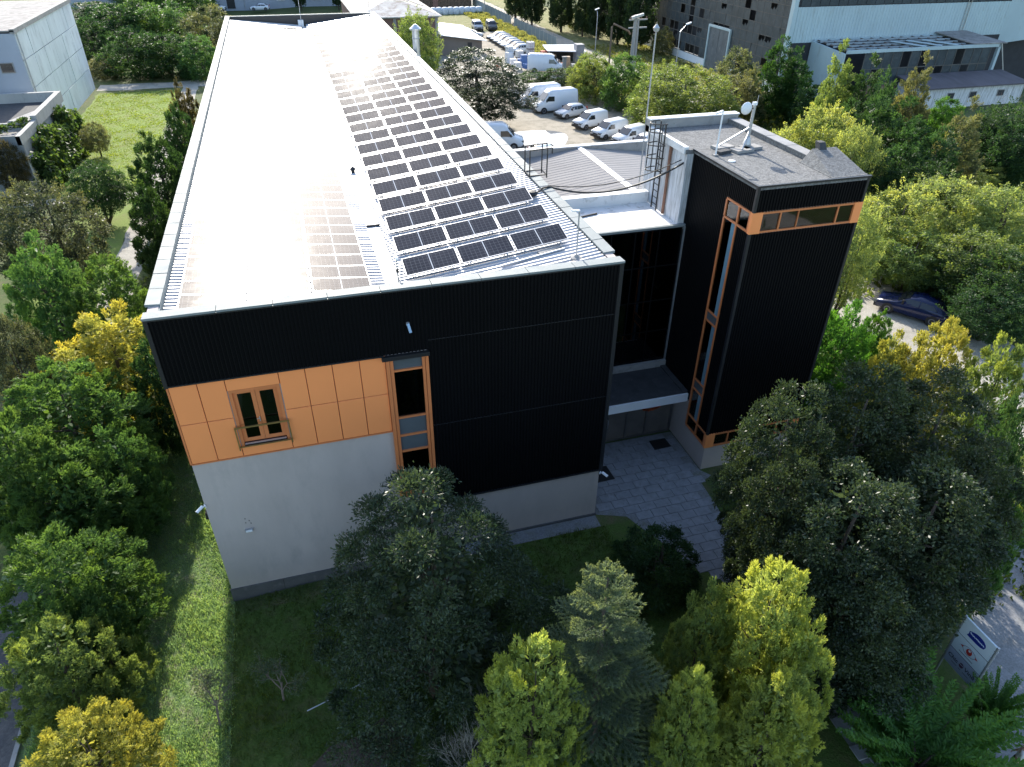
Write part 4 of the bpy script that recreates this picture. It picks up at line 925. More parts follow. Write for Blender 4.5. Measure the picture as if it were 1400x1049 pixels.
MB().box(-1.4, 4.1, 1.5, 1.6, 0, 1.8).build('back_wall', m_blacktrim, SH)
for i in range(5): tag(MB().box(-.6, .6, -.4, .4, 0, .12+.1*(i % 3)).box(-.55, .55, -.35, .35, .12+.1*(i % 3), .5+.15*(i % 2)).build('goods_stack', M('stack_%d' % i, [(.55, .5, .45), (.45, .12, .08), (.6, .6, .6), (.5, .25, .18), (.62, .58, .5)][i], .8), None, False, (46.5+i*1.5, 94.2+.5*(i % 2), 0)), ['beige', 'red', 'white', 'rust coloured', 'cream'][i]+' goods stack on a pallet near the white roof shed', 'pallet')
JUNK = [('white wrapped pallet', (.68, .69, .70)), ('blue crate stack', (.06, .14, .34)), ('grey board stack', (.40, .39, .38)), ('red crate stack', (.42, .10, .07)), ('brown box stack', (.36, .25, .16))]
rn = random.Random(31)
for i in range(15):
    nm, c_ = JUNK[i % 5]; x, y = 40.2+(i % 5)*1.9+rn.uniform(-.3, .3), 94.6+(i//5)*2.6+rn.uniform(-.4, .4)
    if 40 < x < 47 and y < 95.2: y += 1.2
    mb = MB().box(-.6, .6, -.5, .5, 0, .14); z = .14
    for k in range(rn.randint(1, 3)): mb.box(-.56+rn.uniform(0, .1), .56-rn.uniform(0, .1), -.46, .46-rn.uniform(0, .15), z+.005, z+.5); z += .5
    o = mb.build('goods_pallet', M('goods_%d' % (i % 5), c_, .7, .15), None, False, (x, y, 0)); o.rotation_euler.z = rn.uniform(-.3, .3)
    tag(o, nm+' behind the yard van, %s row, %s from the left' % (['front', 'middle', 'rear'][i//5], ORD[i % 5]), 'pallet', 'goods stacked behind the yard van')
tag(MB().box(50.6, 51.9, 96.5, 98, 0, 2.9).box(50.7, 51.8, 96.45, 96.5, .3, 1.3).box(50.7, 51.8, 96.45, 96.5, 1.6, 2.6).build('steel_cabinet', M('cabinet_grey', (.25, .25, .26), .6)), 'tall grey cabinet at the end of the yard', 'cabinet')
tag(MB().box(44.4, 44.9, 85.8, 86.2, 0, 3.0).box(44.3, 45.0, 85.7, 86.3, 3.0, 3.12).build('gate_pillar', m_conc), 'grey concrete gate pillar by the ivy hedge', 'pillar')
BR = thing('barrier', 'orange and white barrier board behind the dark tree', 'barrier', (37.8, 93.5, 0))
for i in range(4): MB().box(-1.5+i*.75, -.76+i*.75, -.03, .03, .6, 1.0).build('board', [M('barrier_orange', (.62, .10, .04), .6), m_white][i % 2], BR)
for x in (-1.2, 1.2): MB().box(x-.05, x+.05, -.04, .04, 0, 1.05).build('post', m_steel, BR)
LT = thing('plank_trailer', 'low trailer stacked with grey planks behind the vans', 'trailer', (35.5, 74.5, 0))
for i in range(7): MB().box(-2.6, 2.6, -1.1+i*.32, -.83+i*.32, 1.75+.02*(i % 2), 1.9).build('plank', m_deadwood, LT)
MB().box(-2.6, 2.6, -1.1, 1.1, .7, 1.72).build('bed', M('trailer_side', (.30, .30, .30), .7), LT)
for x in (-1.2, 1.2):
    for y in (-1.0, 1.0): MB().lathe([(.1, -.1), (.38, -.1), (.38, .1), (.1, .1)], (x, y, .38), 'y', 12).build('wheel', m_rubber, LT)

# ================================================================== VEHICLES
def loft(st, nose=True):
    """closed body through stations (x, zb, zbelt, ztop, wbelt, wtop)"""
    mb = MB(); n_ = 14
    for x, zb, zm, zt, wb, wt in st:
        half = [(0, zb), (wb*.86, zb), (wb*.97, zb+.12), (wb, (zb+zm)/2+.05), (wb*.985, zm), (wt, zt-.09*(zt-zb)), (wt*.86, zt-.012), (0, zt)]
        ring = half+[(-y, z) for y, z in half[-2:0:-1]]
        for y, z in ring: mb.v.append((x, y, z))
    m_ = len(half)*2-2
    for i in range(len(st)-1):
        for j in range(m_): mb.f.append((i*m_+j, i*m_+(j+1) % m_, (i+1)*m_+(j+1) % m_, (i+1)*m_+j))
    mb.f.append(tuple(range(m_))[::-1]); mb.f.append(tuple((len(st)-1)*m_+j for j in range(m_))); return mb
def interp(st, x):
    for a, b2_ in zip(st[:-1], st[1:]):
        lo, hi = sorted((a[0], b2_[0]))
        if lo <= x <= hi: t_ = (x-a[0])/(b2_[0]-a[0]); return [p+(q-p)*t_ for p, q in zip(a, b2_)]
    return st[0] if abs(x-st[0][0]) < abs(x-st[-1][0]) else st[-1]
def side_y(st, x, z):
    _, zb, zm, zt, wb, wt = interp(st, x)
    zs = zt-.09*(zt-zb)
    if z <= zm: return wb
    return wb*.985+(wt-wb*.985)*min(1, (z-zm)/max(1e-3, zs-zm))
def side_win(st, pts, s): # polygon on the side surface
    A = [(x, s*(side_y(st, x, z)+.035), z) for x, z in pts]; return MB().prism(A, (0, -s*.08, 0))
def vehicle(name, label, cat, st, paint, wheels, wr, sides, front, rear, loc, rz, group=None, trim=True):
    o = thing(name, label, cat, loc, rz, group)
    body = loft(st).build('body', paint, o, True)
    for x in wheels:
        for s in (-1, 1):
            yw = interp(st, x)[4]-.10
            wl_ = MB().lathe([(wr*.62, -.10), (wr*.92, -.11), (wr, -.07), (wr, .07), (wr*.92, .11), (wr*.62, .10)], (0, 0, 0), 'y', 18).build('wheel', m_rubber, o, False, (x, s*yw, wr))
            MB().lathe([(wr*.60, -.115), (wr*.63, -.09), (wr*.63, .09), (wr*.60, .115), (wr*.2, .10)], (0, 0, 0), 'y', 14).build('rim', m_hub, wl_)
            MB().lathe([(wr*1.16, -.004), (wr*1.16, .004)], (x, s*(interp(st, x)[4]+.004), wr*1.02), 'y', 18).build('wheel_arch', m_carblack, o)
    for pts in sides:
        for s in (-1, 1): side_win(st, pts, s).build('side_window', m_carglass, o)
    for (xa, za, ya), (xb, zb, yb), nm in ((*front, 'windscreen'), (*rear, 'rear_window')):
        if abs(xa-xb) > .3: za = interp(st, xa)[3]+.012; zb = interp(st, xb)[3]+.012
        d = Vector((xb-xa, 0, zb-za)); nn = Vector((-d.z, 0, d.x)).normalized(); nn = (nn if nn.z > 0 else -nn) if abs(xa-xb) > .3 else Vector((-1, 0, 0)); off = nn*.03
        MB().prism([Vector((xa, -ya, za))+off, Vector((xa, ya, za))+off, Vector((xb, yb, zb))+off, Vector((xb, -yb, zb))+off], -nn*.06).build(nm, m_carglass, o)
    xf, xr = st[0][0], st[-1][0]; wf = st[1][4]; zb = st[0][1]
    MB().box(xf-.25, xf+.05, -wf*.95, wf*.95, zb-.03, zb+.24).build('bumper', m_carblack, o); MB().box(xr-.05, xr+.2, -wf*.95, wf*.95, zb-.03, zb+.2).build('bumper', m_carblack, o)
    zh = st[0][3]
    for s in (-1, 1):
        MB().obox((xf-.10, s*wf*.78, zh-.06), (.16, 0, 0), (0, .17, 0), (0, 0, .08)).build('headlight', m_spandrel, o)
        MB().box(xr-.02, xr+.1, s*wf*.9-.07, s*wf*.9+.07, zb+.35, zb+.85).build('tail_light', M('tail_red', (.35, .02, .015), .3), o)
        xm = front[0][0]-.35; MB().obox((xm, s*(side_y(st, xm, front[0][1])+.13), front[0][1]+.12), (.06, 0, 0), (0, .10, 0), (0, 0, .13)).build('mirror', m_carblack, o)
    MB().box(xf-.02, xf+.06, -wf*.45, wf*.45, zb+.28, zh-.12).build('grille', m_carblack, o)
    return o
# (x, zb, zbelt, ztop, wbelt, wtop) from nose to tail
ST_VAN = [(2.85,.32,.7,.95,.78,.70),(2.75,.30,.8,1.12,.92,.82),(1.95,.28,1.2,1.38,1.0,.86),(1.15,.28,1.25,2.35,1.02,.82),(.7,.28,1.25,2.62,1.03,.84),(-2.5,.28,1.25,2.66,1.03,.85),(-2.8,.30,1.25,2.55,1.0,.83),(-2.85,.32,1.2,2.40,.97,.80)]
ST_SV = [(2.1,.30,.62,.82,.72,.64),(2.02,.28,.75,.98,.84,.74),(1.25,.26,.95,1.12,.89,.76),(.45,.26,1.0,1.72,.90,.70),(.1,.26,1.0,1.82,.90,.72),(-1.85,.26,1.0,1.84,.90,.73),(-2.08,.28,1.0,1.75,.88,.71),(-2.12,.32,.95,1.65,.85,.69)]
ST_HB = [(2.0,.28,.55,.68,.70,.6),(1.92,.24,.66,.80,.82,.70),(.95,.22,.86,.96,.87,.74),(.30,.22,.90,1.40,.88,.62),(-.1,.22,.90,1.50,.88,.64),(-1.3,.22,.92,1.46,.88,.63),(-1.85,.25,.92,1.05,.85,.66),(-2.0,.3,.8,.92,.8,.66)]
ST_SD = [(2.2,.30,.55,.66,.72,.6),(2.1,.22,.66,.78,.86,.72),(1.0,.2,.86,.95,.91,.78),(.25,.2,.90,1.36,.92,.62),(-.2,.2,.92,1.45,.92,.63),(-1.15,.2,.95,1.38,.92,.61),(-1.9,.24,.95,1.06,.88,.70),(-2.2,.3,.85,.98,.82,.68)]
ST_SUV = [(2.1,.36,.75,.92,.78,.68),(2.02,.34,.85,1.05,.88,.78),(1.1,.32,1.05,1.15,.92,.80),(.55,.32,1.08,1.62,.92,.74),(.2,.32,1.08,1.78,.92,.76),(-1.95,.32,1.08,1.80,.92,.76),(-2.1,.34,1.08,1.70,.90,.74),(-2.15,.4,1.0,1.5,.86,.72)]
K_VAN = dict(st=ST_VAN, wheels=(1.85, -1.75), wr=.36, sides=[[(1.72, 1.42), (.45, 1.42), (.45, 1.98), (1.18, 2.0)]], front=((1.88, 1.42, .80), (1.2, 2.26, .72)), rear=((-2.86, 1.5, .7), (-2.82, 2.1, .68)))
K_SV = dict(st=ST_SV, wheels=(1.3, -1.35), wr=.31, sides=[[(1.05, 1.08), (.0, 1.08), (.0, 1.5), (.52, 1.52)]], front=((1.18, 1.15, .70), (.5, 1.66, .62)), rear=((-2.12, 1.1, .6), (-2.1, 1.5, .58)))
K_HB = dict(st=ST_HB, wheels=(1.25, -1.2), wr=.30, sides=[[(.78, .96), (-.35, .98), (-.35, 1.34), (.28, 1.30)], [(-.42, .98), (-1.35, 1.0), (-1.25, 1.32), (-.42, 1.34)]], front=((.88, .99, .68), (.34, 1.36, .56)), rear=((-1.8, 1.08, .60), (-1.36, 1.40, .54)))
K_SD = dict(st=ST_SD, wheels=(1.35, -1.35), wr=.33, sides=[[(.80, .97), (-.35, .99), (-.35, 1.30), (.25, 1.26)], [(-.42, .99), (-1.45, 1.02), (-1.15, 1.25), (-.42, 1.30)]], front=((.93, .98, .70), (.30, 1.33, .56)), rear=((-1.8, 1.09, .60), (-1.22, 1.33, .54)))
K_SUV = dict(st=ST_SUV, wheels=(1.3, -1.3), wr=.37, sides=[[(.95, 1.16), (-.1, 1.16), (-.1, 1.6), (.5, 1.56)], [(-.2, 1.16), (-1.8, 1.16), (-1.8, 1.58), (-.2, 1.6)]], front=((1.06, 1.18, .74), (.6, 1.58, .66)), rear=((-2.16, 1.15, .62), (-2.12, 1.58, .6)))
def paint(name, c, rough=.22): return M(name, c, rough, .04, .5, spec=.6)
def head(fx, fy, rx, ry): return math.atan2(fy-ry, fx-rx)
def park(kind, name, lb, cat, pt, f, r_, grp=None):
    return vehicle(name, lb, cat, paint=pt, loc=((f[0]+r_[0])/2, (f[1]+r_[1])/2, .012), rz=head(*f, *r_), group=grp, **kind)
VG, SG = 'white vans in the gravel car park', 'small white vans in the gravel car park'
park(K_VAN, 'white_van', 'white high roof van farthest back in the car park row', 'van', m_carwhite, (32.9, 70.9), (38.6, 71.5), VG)
park(K_VAN, 'white_van', 'white high roof van second in the car park row next to the silver hatchback', 'van', m_carwhite, (34.0, 67.7), (39.7, 68.3), VG)
park(K_VAN, 'white_van', 'white van parked alone by the puddle, nose to the right', 'van', m_carwhite, (28.3, 53.6), (22.7, 55.0), VG)
park(K_VAN, 'white_van', 'white van in the storage yard behind the hedge', 'van', m_carwhite, (46.4, 90.3), (41.1, 92.6), VG)
park(K_HB, 'hatchback', 'silver white hatchback between the big vans and the small vans', 'car', paint('silver_white', (.60, .62, .64)), (36.0, 64.2), (39.8, 65.5))
park(K_SV, 'small_van', 'small white van nearest the silver hatchback', 'van', m_carwhite, (36.4, 59.0), (40.4, 60.4), SG)
park(K_SV, 'small_van', 'small white van second after the silver hatchback', 'van', m_carwhite, (37.0, 54.6), (41.0, 56.0), SG)
park(K_SV, 'small_van', 'small white van third after the silver hatchback, half hidden by the tower', 'van', m_carwhite, (38.2, 51.6), (42.2, 53.0), SG)
park(K_SV, 'small_van', 'small white van nearest the tower, only its roof showing', 'van', m_carwhite, (38.4, 48.3), (42.4, 49.7), SG)
park(K_HB, 'hatchback', 'pale blue car whose roof shows above the hall wall', 'car', paint('pale_blue', (.42, .52, .60)), (31.5, 48.8), (27.6, 49.4))
park(K_SD, 'blue_sedan', 'dark blue sedan parked among the bushes on the right', 'car', paint('deep_blue', (.010, .016, .065), .12), (40.55, 13.1), (42.9, 9.5))
park(K_SUV, 'off_roader', 'white and grey off-roader, left of the two by the weeds', 'car', paint('pale_grey', (.55, .56, .57)), (43.6, 133.0), (43.9, 137.2), 'off-roaders in the storage yard')
park(K_SUV, 'off_roader', 'off-roader with dark bonnet, right of the two by the weeds', 'car', paint('dark_grey', (.10, .11, .12)), (46.5, 132.8), (46.8, 137.0), 'off-roaders in the storage yard')
park(K_SD, 'sedan', 'black sedan left of the off-roaders', 'car', paint('car_black', (.015, .015, .018)), (42.0, 128.6), (37.8, 130.4), 'sedans in the storage yard')
park(K_SD, 'sedan', 'silver sedan in front of the black one', 'car', paint('car_silver', (.45, .46, .47)), (42.5, 125.6), (38.3, 127.0), 'sedans in the storage yard')
for i in range(7):
    park(K_HB, 'parked_car', 'pale parked car, %s from the front in the yard column' % ORD[i], 'car', [m_carwhite, paint('car_silver', (.45, .46, .47)), paint('pale_grey', (.55, .56, .57))][i % 3], (42.6+.25*(i % 2), 107.8+i*2.35), (46.4, 108.6+i*2.35), 'column of pale cars in the yard')
park(K_SUV, 'parked_car', 'white car beyond the roof corner on the far left', 'car', m_carwhite, (-6.2, 176), (-10.4, 176.4), 'cars before the blue grey building')
park(K_SD, 'parked_car', 'white car before the blue grey building, above the roof middle', 'car', m_carwhite, (-.8, 176.5), (3.6, 176), 'cars before the blue grey building')

# ================================================================== VEGETATION
def unit(a): return a/np.maximum(1e-9, np.linalg.norm(a, axis=-1, keepdims=True))
def leafmesh(name, mat, P, A, S, L, Wd, v, fold=.18):
    """one rhombic leaf per row: base P, axis A, side S, length L, width Wd, tint v"""
    n = len(P); A = unit(A); S = unit(S-A*np.sum(S*A, 1, keepdims=True)); Nn = np.cross(A, S)
    L = L[:, None]; Wd = Wd[:, None]; V = np.empty((n, 4, 3), np.float32)
    V[:, 0] = P; V[:, 1] = P+A*L*.55+S*Wd*.5+Nn*Wd*fold; V[:, 2] = P+A*L; V[:, 3] = P+A*L*.55-S*Wd*.5+Nn*Wd*fold
    me = bpy.data.meshes.new(name); me.vertices.add(4*n); me.vertices.foreach_set('co', V.ravel())
    me.loops.add(4*n); me.loops.foreach_set('vertex_index', np.arange(4*n, dtype=np.int32))
    me.polygons.add(n); me.polygons.foreach_set('loop_start', np.arange(0, 4*n, 4, dtype=np.int32))
    at = me.attributes.new('leaf', 'FLOAT', 'POINT'); at.data.foreach_set('value', np.repeat(np.clip(v, 0, 1), 4).astype(np.float32))
    me.materials.append(mat); me.update(calc_edges=True); return me
def lumps(rg, k):
    d = unit(rg.normal(size=(k, 3))); a = rg.uniform(-.22, .30, k)
    def f(q): return 1+np.sum(a*np.exp((q@d.T-1)*7), 1)
    return f
PROF = {
 'thuja': lambda t: np.interp(t, [0, .08, .25, .5, .75, .9, 1], [.55, .85, 1, .93, .68, .40, .06]),
 'cone':  lambda t: np.interp(t, [0, .05, .2, .5, .8, 1], [.75, 1, .95, .64, .28, .03]),
 'yew':   lambda t: np.interp(t, [0, .08, .22, .5, .75, .92, 1], [.78, 1, 1, .76, .50, .26, .08]),
 'round': lambda t: np.interp(t, [0, .12, .35, .6, .85, 1], [.25, .80, 1, .86, .48, .06]),
 'tree':  lambda t: np.interp(t, [0, .1, .35, .6, .85, 1], [.30, .70, 1, .97, .68, .15]),
 'bush':  lambda t: np.interp(t, [0, .1, .4, .7, .9, 1], [.85, 1, .98, .80, .50, .12]),
 'col':   lambda t: np.interp(t, [0, .05, .3, .6, .85, 1], [.55, .85, 1, .92, .58, .05]),
}
def crown_points(rg, n, h, r, z0, prof, rmin=.45, lump=14, toptail=0):
    """points spread through the crown, denser to the outside; returns point and outward direction"""
    f = lumps(rg, lump); out = []
    t = rg.uniform(0, 1, n*4); pr = PROF[prof](t); keep = rg.uniform(0, 1, n*4) < (pr*.9+.1); t = t[keep][:n]; pr = pr[keep][:n]
    n = len(t); a = rg.uniform(0, 2*np.pi, n); rho = np.sqrt(rg.uniform(rmin**2, 1, n))
    q = np.stack([np.cos(a), np.sin(a), (t-.45)*1.6], 1); q = unit(q); rad = pr*r*rho*f(q)
    P = np.stack([np.cos(a)*rad, np.sin(a)*rad, z0+t*(h-z0)], 1)
    o = np.stack([np.cos(a), np.sin(a), (t-.4)*.9], 1); return P, unit(o), rho, t
def sprays(rg, C, O, per, Ls, up=.75, outw=.6, leaf=(.2, .06), spread=.30, flat=True):
    """flattened plumes (thuja, cypress): per leaves along each axis"""
    n = len(C); Ax = unit(O*outw+np.array([0, 0, up])+rg.normal(size=(n, 3))*.22); Sd = unit(np.cross(Ax, rg.normal(size=(n, 3))))
    Lf = rg.uniform(.65, 1.25, n)*Ls
    idx = np.repeat(np.arange(n), per); m = len(idx); u = rg.uniform(0, 1, m)**.8; sg = rg.choice([-1., 1.], m)
    lat = rg.uniform(0, 1, m)*spread*(1.05-u*.85)*Lf[idx]
    Nn = np.cross(Ax, Sd)
    P = C[idx]+Ax[idx]*(u*Lf[idx])[:, None]+Sd[idx]*(lat*sg)[:, None]+Nn[idx]*(rg.normal(size=m)*.07*Lf[idx])[:, None]
    A = unit(Ax[idx]*.8+Sd[idx]*(sg*.55)[:, None]+rg.normal(size=(m, 3))*.28); S = unit(np.cross(A, Nn[idx]+rg.normal(size=(m, 3))*.45))
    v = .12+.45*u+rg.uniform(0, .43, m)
    return P, A, S, rg.uniform(.7, 1.3, m)*leaf[0], rg.uniform(.7, 1.3, m)*leaf[1], v
def balls(rg, C, O, per, rc, leaf=(.14, .055), up=.5, rad=1.0, droop=0.0):
    """rounded clumps: leaves stand out from each clump centre"""
    n = len(C); R_ = rg.uniform(.7, 1.3, n)*rc; idx = np.repeat(np.arange(n), per); m = len(idx)
    d = unit(rg.normal(size=(m, 3))+O[idx]*.7+np.array([0, 0, up])); u = rg.uniform(.35, 1, m)**.6
    P = C[idx]+d*(R_[idx]*u)[:, None]*np.array([1, 1, .85]); A = unit(d*rad+rg.normal(size=(m, 3))*.55+np.array([0, 0, -droop])); S = rg.normal(size=(m, 3))
    v = rg.uniform(0, .75, m)+.25*u*rg.uniform(0, 1, m)
    return P, A, S, rg.uniform(.7, 1.35, m)*leaf[0], rg.uniform(.7, 1.3, m)*leaf[1], v
def trunk_mesh(rg, h, r0, crown_z, cr, nl=9, mat=None, split=1):
    mb = MB()
    for s in range(split):
        off = rg.normal(size=2)*.35*(split > 1); z = np.linspace(-.3, h*.86, 6); w_ = np.cumsum(rg.normal(size=(6, 2))*.05*h/8, 0)
        pts = [(off[0]*min(1, q)+w_[i, 0], off[1]*min(1, q)+w_[i, 1], q) for i, q in enumerate(z)]
        mb.tube(pts, list(np.linspace(r0, r0*.18, 6)), 7)
    for i in range(nl):
        t_ = rg.uniform(.05, .8); zz = crown_z+(h-crown_z)*t_*.8; a = rg.uniform(0, 6.28); l = cr*rg.uniform(.45, .8)*(1-t_*.5)
        p = Vector((0, 0, zz)); e_ = Vector((math.cos(a)*l, math.sin(a)*l, zz+l*rg.uniform(.3, .7)))
        mid = p.lerp(e_, .5)+Vector((0, 0, -.06*l)); mb.tube([p, mid, e_], [r0*.38, r0*.25, r0*.08], 5)
    return mb.mesh('trunk', mat or m_bark, True)
PROTO = {}
def proto(kind, var, h, r, z0, parts, mat, tr):
    cat_ = [np.concatenate(q) for q in zip(*parts)]; PROTO.setdefault(kind, []).append((leafmesh('crown', mat, *cat_), tr, h, r))
def spaced(rg, n, h, r, z0, prof, rmin, lump):
    """n clump centres kept apart from one another"""
    C, O, rho, t = crown_points(rg, n*14, h, r, z0, prof, rmin, lump); pick = [0]; d = np.linalg.norm(C-C[0], axis=1)
    for _ in range(n-1):
        k = int(np.argmax(d*rg.uniform(.75, 1, len(d)))); pick.append(k); d = np.minimum(d, np.linalg.norm(C-C[k], axis=1))
    return C[pick], O[pick], t[pick]
def billows(rg, C, O, R0, per, leaf, up=.6, ragged=.35, rad=.8, droop=0.0, tint=.22):
    """big rounded or ragged clumps, each with its own size and tint, leaves on the outside"""
    n = len(C); R_ = rg.uniform(.6, 1.35, n)*R0; tn = rg.normal(size=n)*tint; idx = np.repeat(np.arange(n), per); m = len(idx)
    d = unit(rg.normal(size=(m, 3))+O[idx]*.75+np.array([0, 0, up])); ph = rg.uniform(0, 6.28, (n, 3))
    bump_ = 1+ragged*np.sin(d[:, 0]*6+ph[idx, 0])*np.sin(d[:, 1]*6+ph[idx, 1])*np.sin(d[:, 2]*6+ph[idx, 2])+ragged*.4*rg.normal(size=m)
    u = rg.uniform(.5, 1, m)**.5; P = C[idx]+d*(R_[idx]*u*bump_)[:, None]*np.array([1, 1, .8])
    A = unit(d*rad+rg.normal(size=(m, 3))*.55+np.array([0, 0, -droop])); v = np.clip(.42+tn[idx]+rg.uniform(-.32, .32, m), 0, 1)
    return P, A, rg.normal(size=(m, 3)), rg.uniform(.65, 1.35, m)*leaf[0], rg.uniform(.7, 1.3, m)*leaf[1], v
def fill(rg, n, h, r, z0, prof, leaf, per=26):
    C, O, _, _ = crown_points(rg, n, h*.93, r*.72, z0, prof, .1, 4); return balls(rg, C, O, per, .5, leaf, .3)
def shoots(rg, n, h, r, z0, prof):
    """upright leafy shoots that break the crown's outline"""
    C, O, t = spaced(rg, n, h, r, z0, prof, .85, 20); return sprays(rg, C, O, 36, .95, .95, .45, (.16, .075), .26)
def plumes(rg, nl, ns, per, h, r, z0, prof, Ls, up, outw, leaf, spread, lump=16, rl=.34):
    """lobes of flattened plumes: the fluffy look of thuja"""
    C, O, t = spaced(rg, nl, h, r, z0, prof, .62, lump); idx = np.repeat(np.arange(nl), ns); d = unit(rg.normal(size=(len(idx), 3))+O[idx]*.9+np.array([0, 0, .7]))
    sz = rg.uniform(.7, 1.3, nl)*rl; q = list(sprays(rg, C[idx]+d*sz[idx, None]*.8, unit(d+O[idx]*.4), per, Ls, up, outw, leaf, spread))
    tn = rg.normal(size=nl)*.13; q[5] = q[5]+np.repeat(tn[idx], per); return q
for s_ in range(3):
    rg = np.random.default_rng(10+s_)
    proto('thuja', s_, 7, 2.3, .3, [plumes(rg, 74, 8, 80, 6.9, 2.15, .3, 'thuja', .52, .8, .6, (.145, .046), .5, 20, .36), fill(rg, 90, 7, 2.3, .3, 'thuja', (.3, .14))], m_needle, trunk_mesh(rg, 7, .16, .6, 2, 10))
for s_ in range(2):   # looser, ragged conifer
    rg = np.random.default_rng(30+s_)
    proto('conifer', s_, 8, 2.0, .6, [plumes(rg, 62, 6, 70, 8, 2.0, .5, 'cone', .75, .5, .85, (.21, .07), .5, 26, .4), fill(rg, 50, 8, 1.8, .6, 'cone', (.3, .14))], m_needle, trunk_mesh(rg, 8, .17, .8, 2, 10))
rg = np.random.default_rng(41); C, O, rho, t_ = crown_points(rg, 360, 12, 1.6, .3, 'col', .5, 10)
proto('cypress', 0, 12, 1.6, .3, [sprays(rg, C, O, 50, 1.1, 1.2, .22, (.34, .13), .35)], m_needle, trunk_mesh(rg, 12, .2, .6, 1.2, 6))
rg = np.random.default_rng(51); C, O, t_ = spaced(rg, 96, 9.0, 2.95, .5, 'yew', .86, 18); C[:, :2] *= rg.uniform(.9, 1.14, (len(C), 1))
proto('yew', 0, 9.3, 3.1, .5, [billows(rg, C, O*.6, .56, 680, (.11, .04), 1.1, .22, .9, 0, .14), fill(rg, 170, 8.4, 2.5, .5, 'yew', (.26, .13))], m_gloss, trunk_mesh(rg, 9, .2, .6, 2.6, 14))
for s_ in range(3):   # broadleaf trees
    rg = np.random.default_rng(60+s_); C, O, t_ = spaced(rg, 92, 7.8, 2.6, 1.2, 'tree', .50, 26)
    proto('broad', s_, 8, 2.8, 1.0, [billows(rg, C, O, .60, 270, (.17, .09), .55, .5, .6, .25), shoots(rg, 100, 8, 2.75, 1.4, 'tree')], m_leaf, trunk_mesh(rg, 8, .19, 1.6, 2.4, 14, m_bark, 1+(s_ == 1)))
for s_ in range(2):   # glossy dark trees
    rg = np.random.default_rng(70+s_); C, O, t_ = spaced(rg, 66, 8.8, 1.9, .9, 'tree', .66, 22)
    proto('glossy', s_, 9, 2.0, .8, [billows(rg, C, O, .55, 540, (.12, .062), .85, .30, .6, .1, .18), fill(rg, 60, 9, 1.8, .8, 'tree', (.24, .13))], m_gloss, trunk_mesh(rg, 9, .2, 1.2, 1.8, 14))
for s_ in range(3):
    rg = np.random.default_rng(80+s_); C, O, t_ = spaced(rg, 58, 3.9, 1.85, .2, 'bush', .5, 30)
    proto('shrub', s_, 4, 2.0, .1, [billows(rg, C, O, .46, 300, (.165, .07), .75, .6, .75)], m_leaf, trunk_mesh(rg, 3.6, .09, .3, 1.6, 10, None, 3))
rg = np.random.default_rng(85); C, O, t_ = spaced(rg, 95, 5.5, 2.1, 1.3, 'round', .62, 8)
proto('round', 0, 5.6, 2.2, 1.2, [billows(rg, C, O, .42, 300, (.12, .05), .6, .3, .9), fill(rg, 70, 5.5, 2.1, 1.3, 'round', (.24, .13))], m_needle, trunk_mesh(rg, 5, .15, 1.4, 1.8, 12, m_bark, 2))
def gen_spruce():
    rg = np.random.default_rng(90); h, r = 8.4, 2.9; out = []; mb = MB(); mb.tube([(0, 0, -.3), (.04, 0, 4), (0, .02, h-.1)], [.17, .10, .015], 7)
    for k in range(66):
        f_ = k/65; z = .4+(h-.65)*f_; a = k*2.4+rg.uniform(-.3, .3); L_ = (r*(1-f_)**.80+.20)*rg.uniform(.8, 1.12); rise = -.10+.75*f_**1.5
        d = np.array([math.cos(a), math.sin(a), rise]); p0 = np.array([0, 0, z]); side = np.array([-math.sin(a), math.cos(a), 0])
        def bough(q0, dv, Lb, dep):
            nseg = max(3, int(Lb/.045)); u = np.linspace(.06, 1, nseg)
            bend = np.array([0, 0, 1.0])
            ax = q0+np.outer(u*Lb, dv)+np.outer((u**2-.8*u)*.16*Lb, bend); rep = 11 if dep else 9
            P = np.repeat(ax, rep, 0)+rg.normal(size=(nseg*rep, 3))*.012; n_ = len(P); u_ = np.repeat(u, rep)
            A = unit(dv*.9+unit(rg.normal(size=(n_, 3)))*.75+np.array([0, 0, .2])); S = rg.normal(size=(n_, 3))
            tipf = u_ if dep else u_*.7
            out.append((P, A, S, rg.uniform(.055, .085, n_), np.full(n_, .024), .15+.7*tipf**2+rg.uniform(0, .25, n_)))
        bough(p0, d/np.linalg.norm(d), L_, 0)
        if k % 2 == 0: mb.tube([tuple(p0), tuple(p0+d*L_*.8)], [.022, .006], 4)
        for q in np.arange(.16, .96, .125 if L_ > 1 else .18):
            for sg in (-1, 1):
                dv = d*.75+side*sg*.72+np.array([0, 0, .05]); bough(p0+d*L_*q, dv/np.linalg.norm(dv), L_*(1.0-q)*.62+.14, 1)
    for q in range(7):
        a = q*.9; dv = np.array([math.cos(a)*.35, math.sin(a)*.35, .9]); 
        out.append((np.array([[0, 0, h-.35]])+rg.uniform(0, .35, 40)[:, None]*dv, unit(dv+rg.normal(size=(40, 3))*.6), rg.normal(size=(40, 3)), rg.uniform(.09, .14, 40), np.full(40, .026), rg.uniform(.5, 1, 40)))
    cat_ = [np.concatenate(q) for q in zip(*out)]
    PROTO['spruce'] = [(leafmesh('crown', m_needle, *cat_), mb.mesh('trunk', m_bark, True), h, r)]
    return len(cat_[0])
NSPR = gen_spruce()
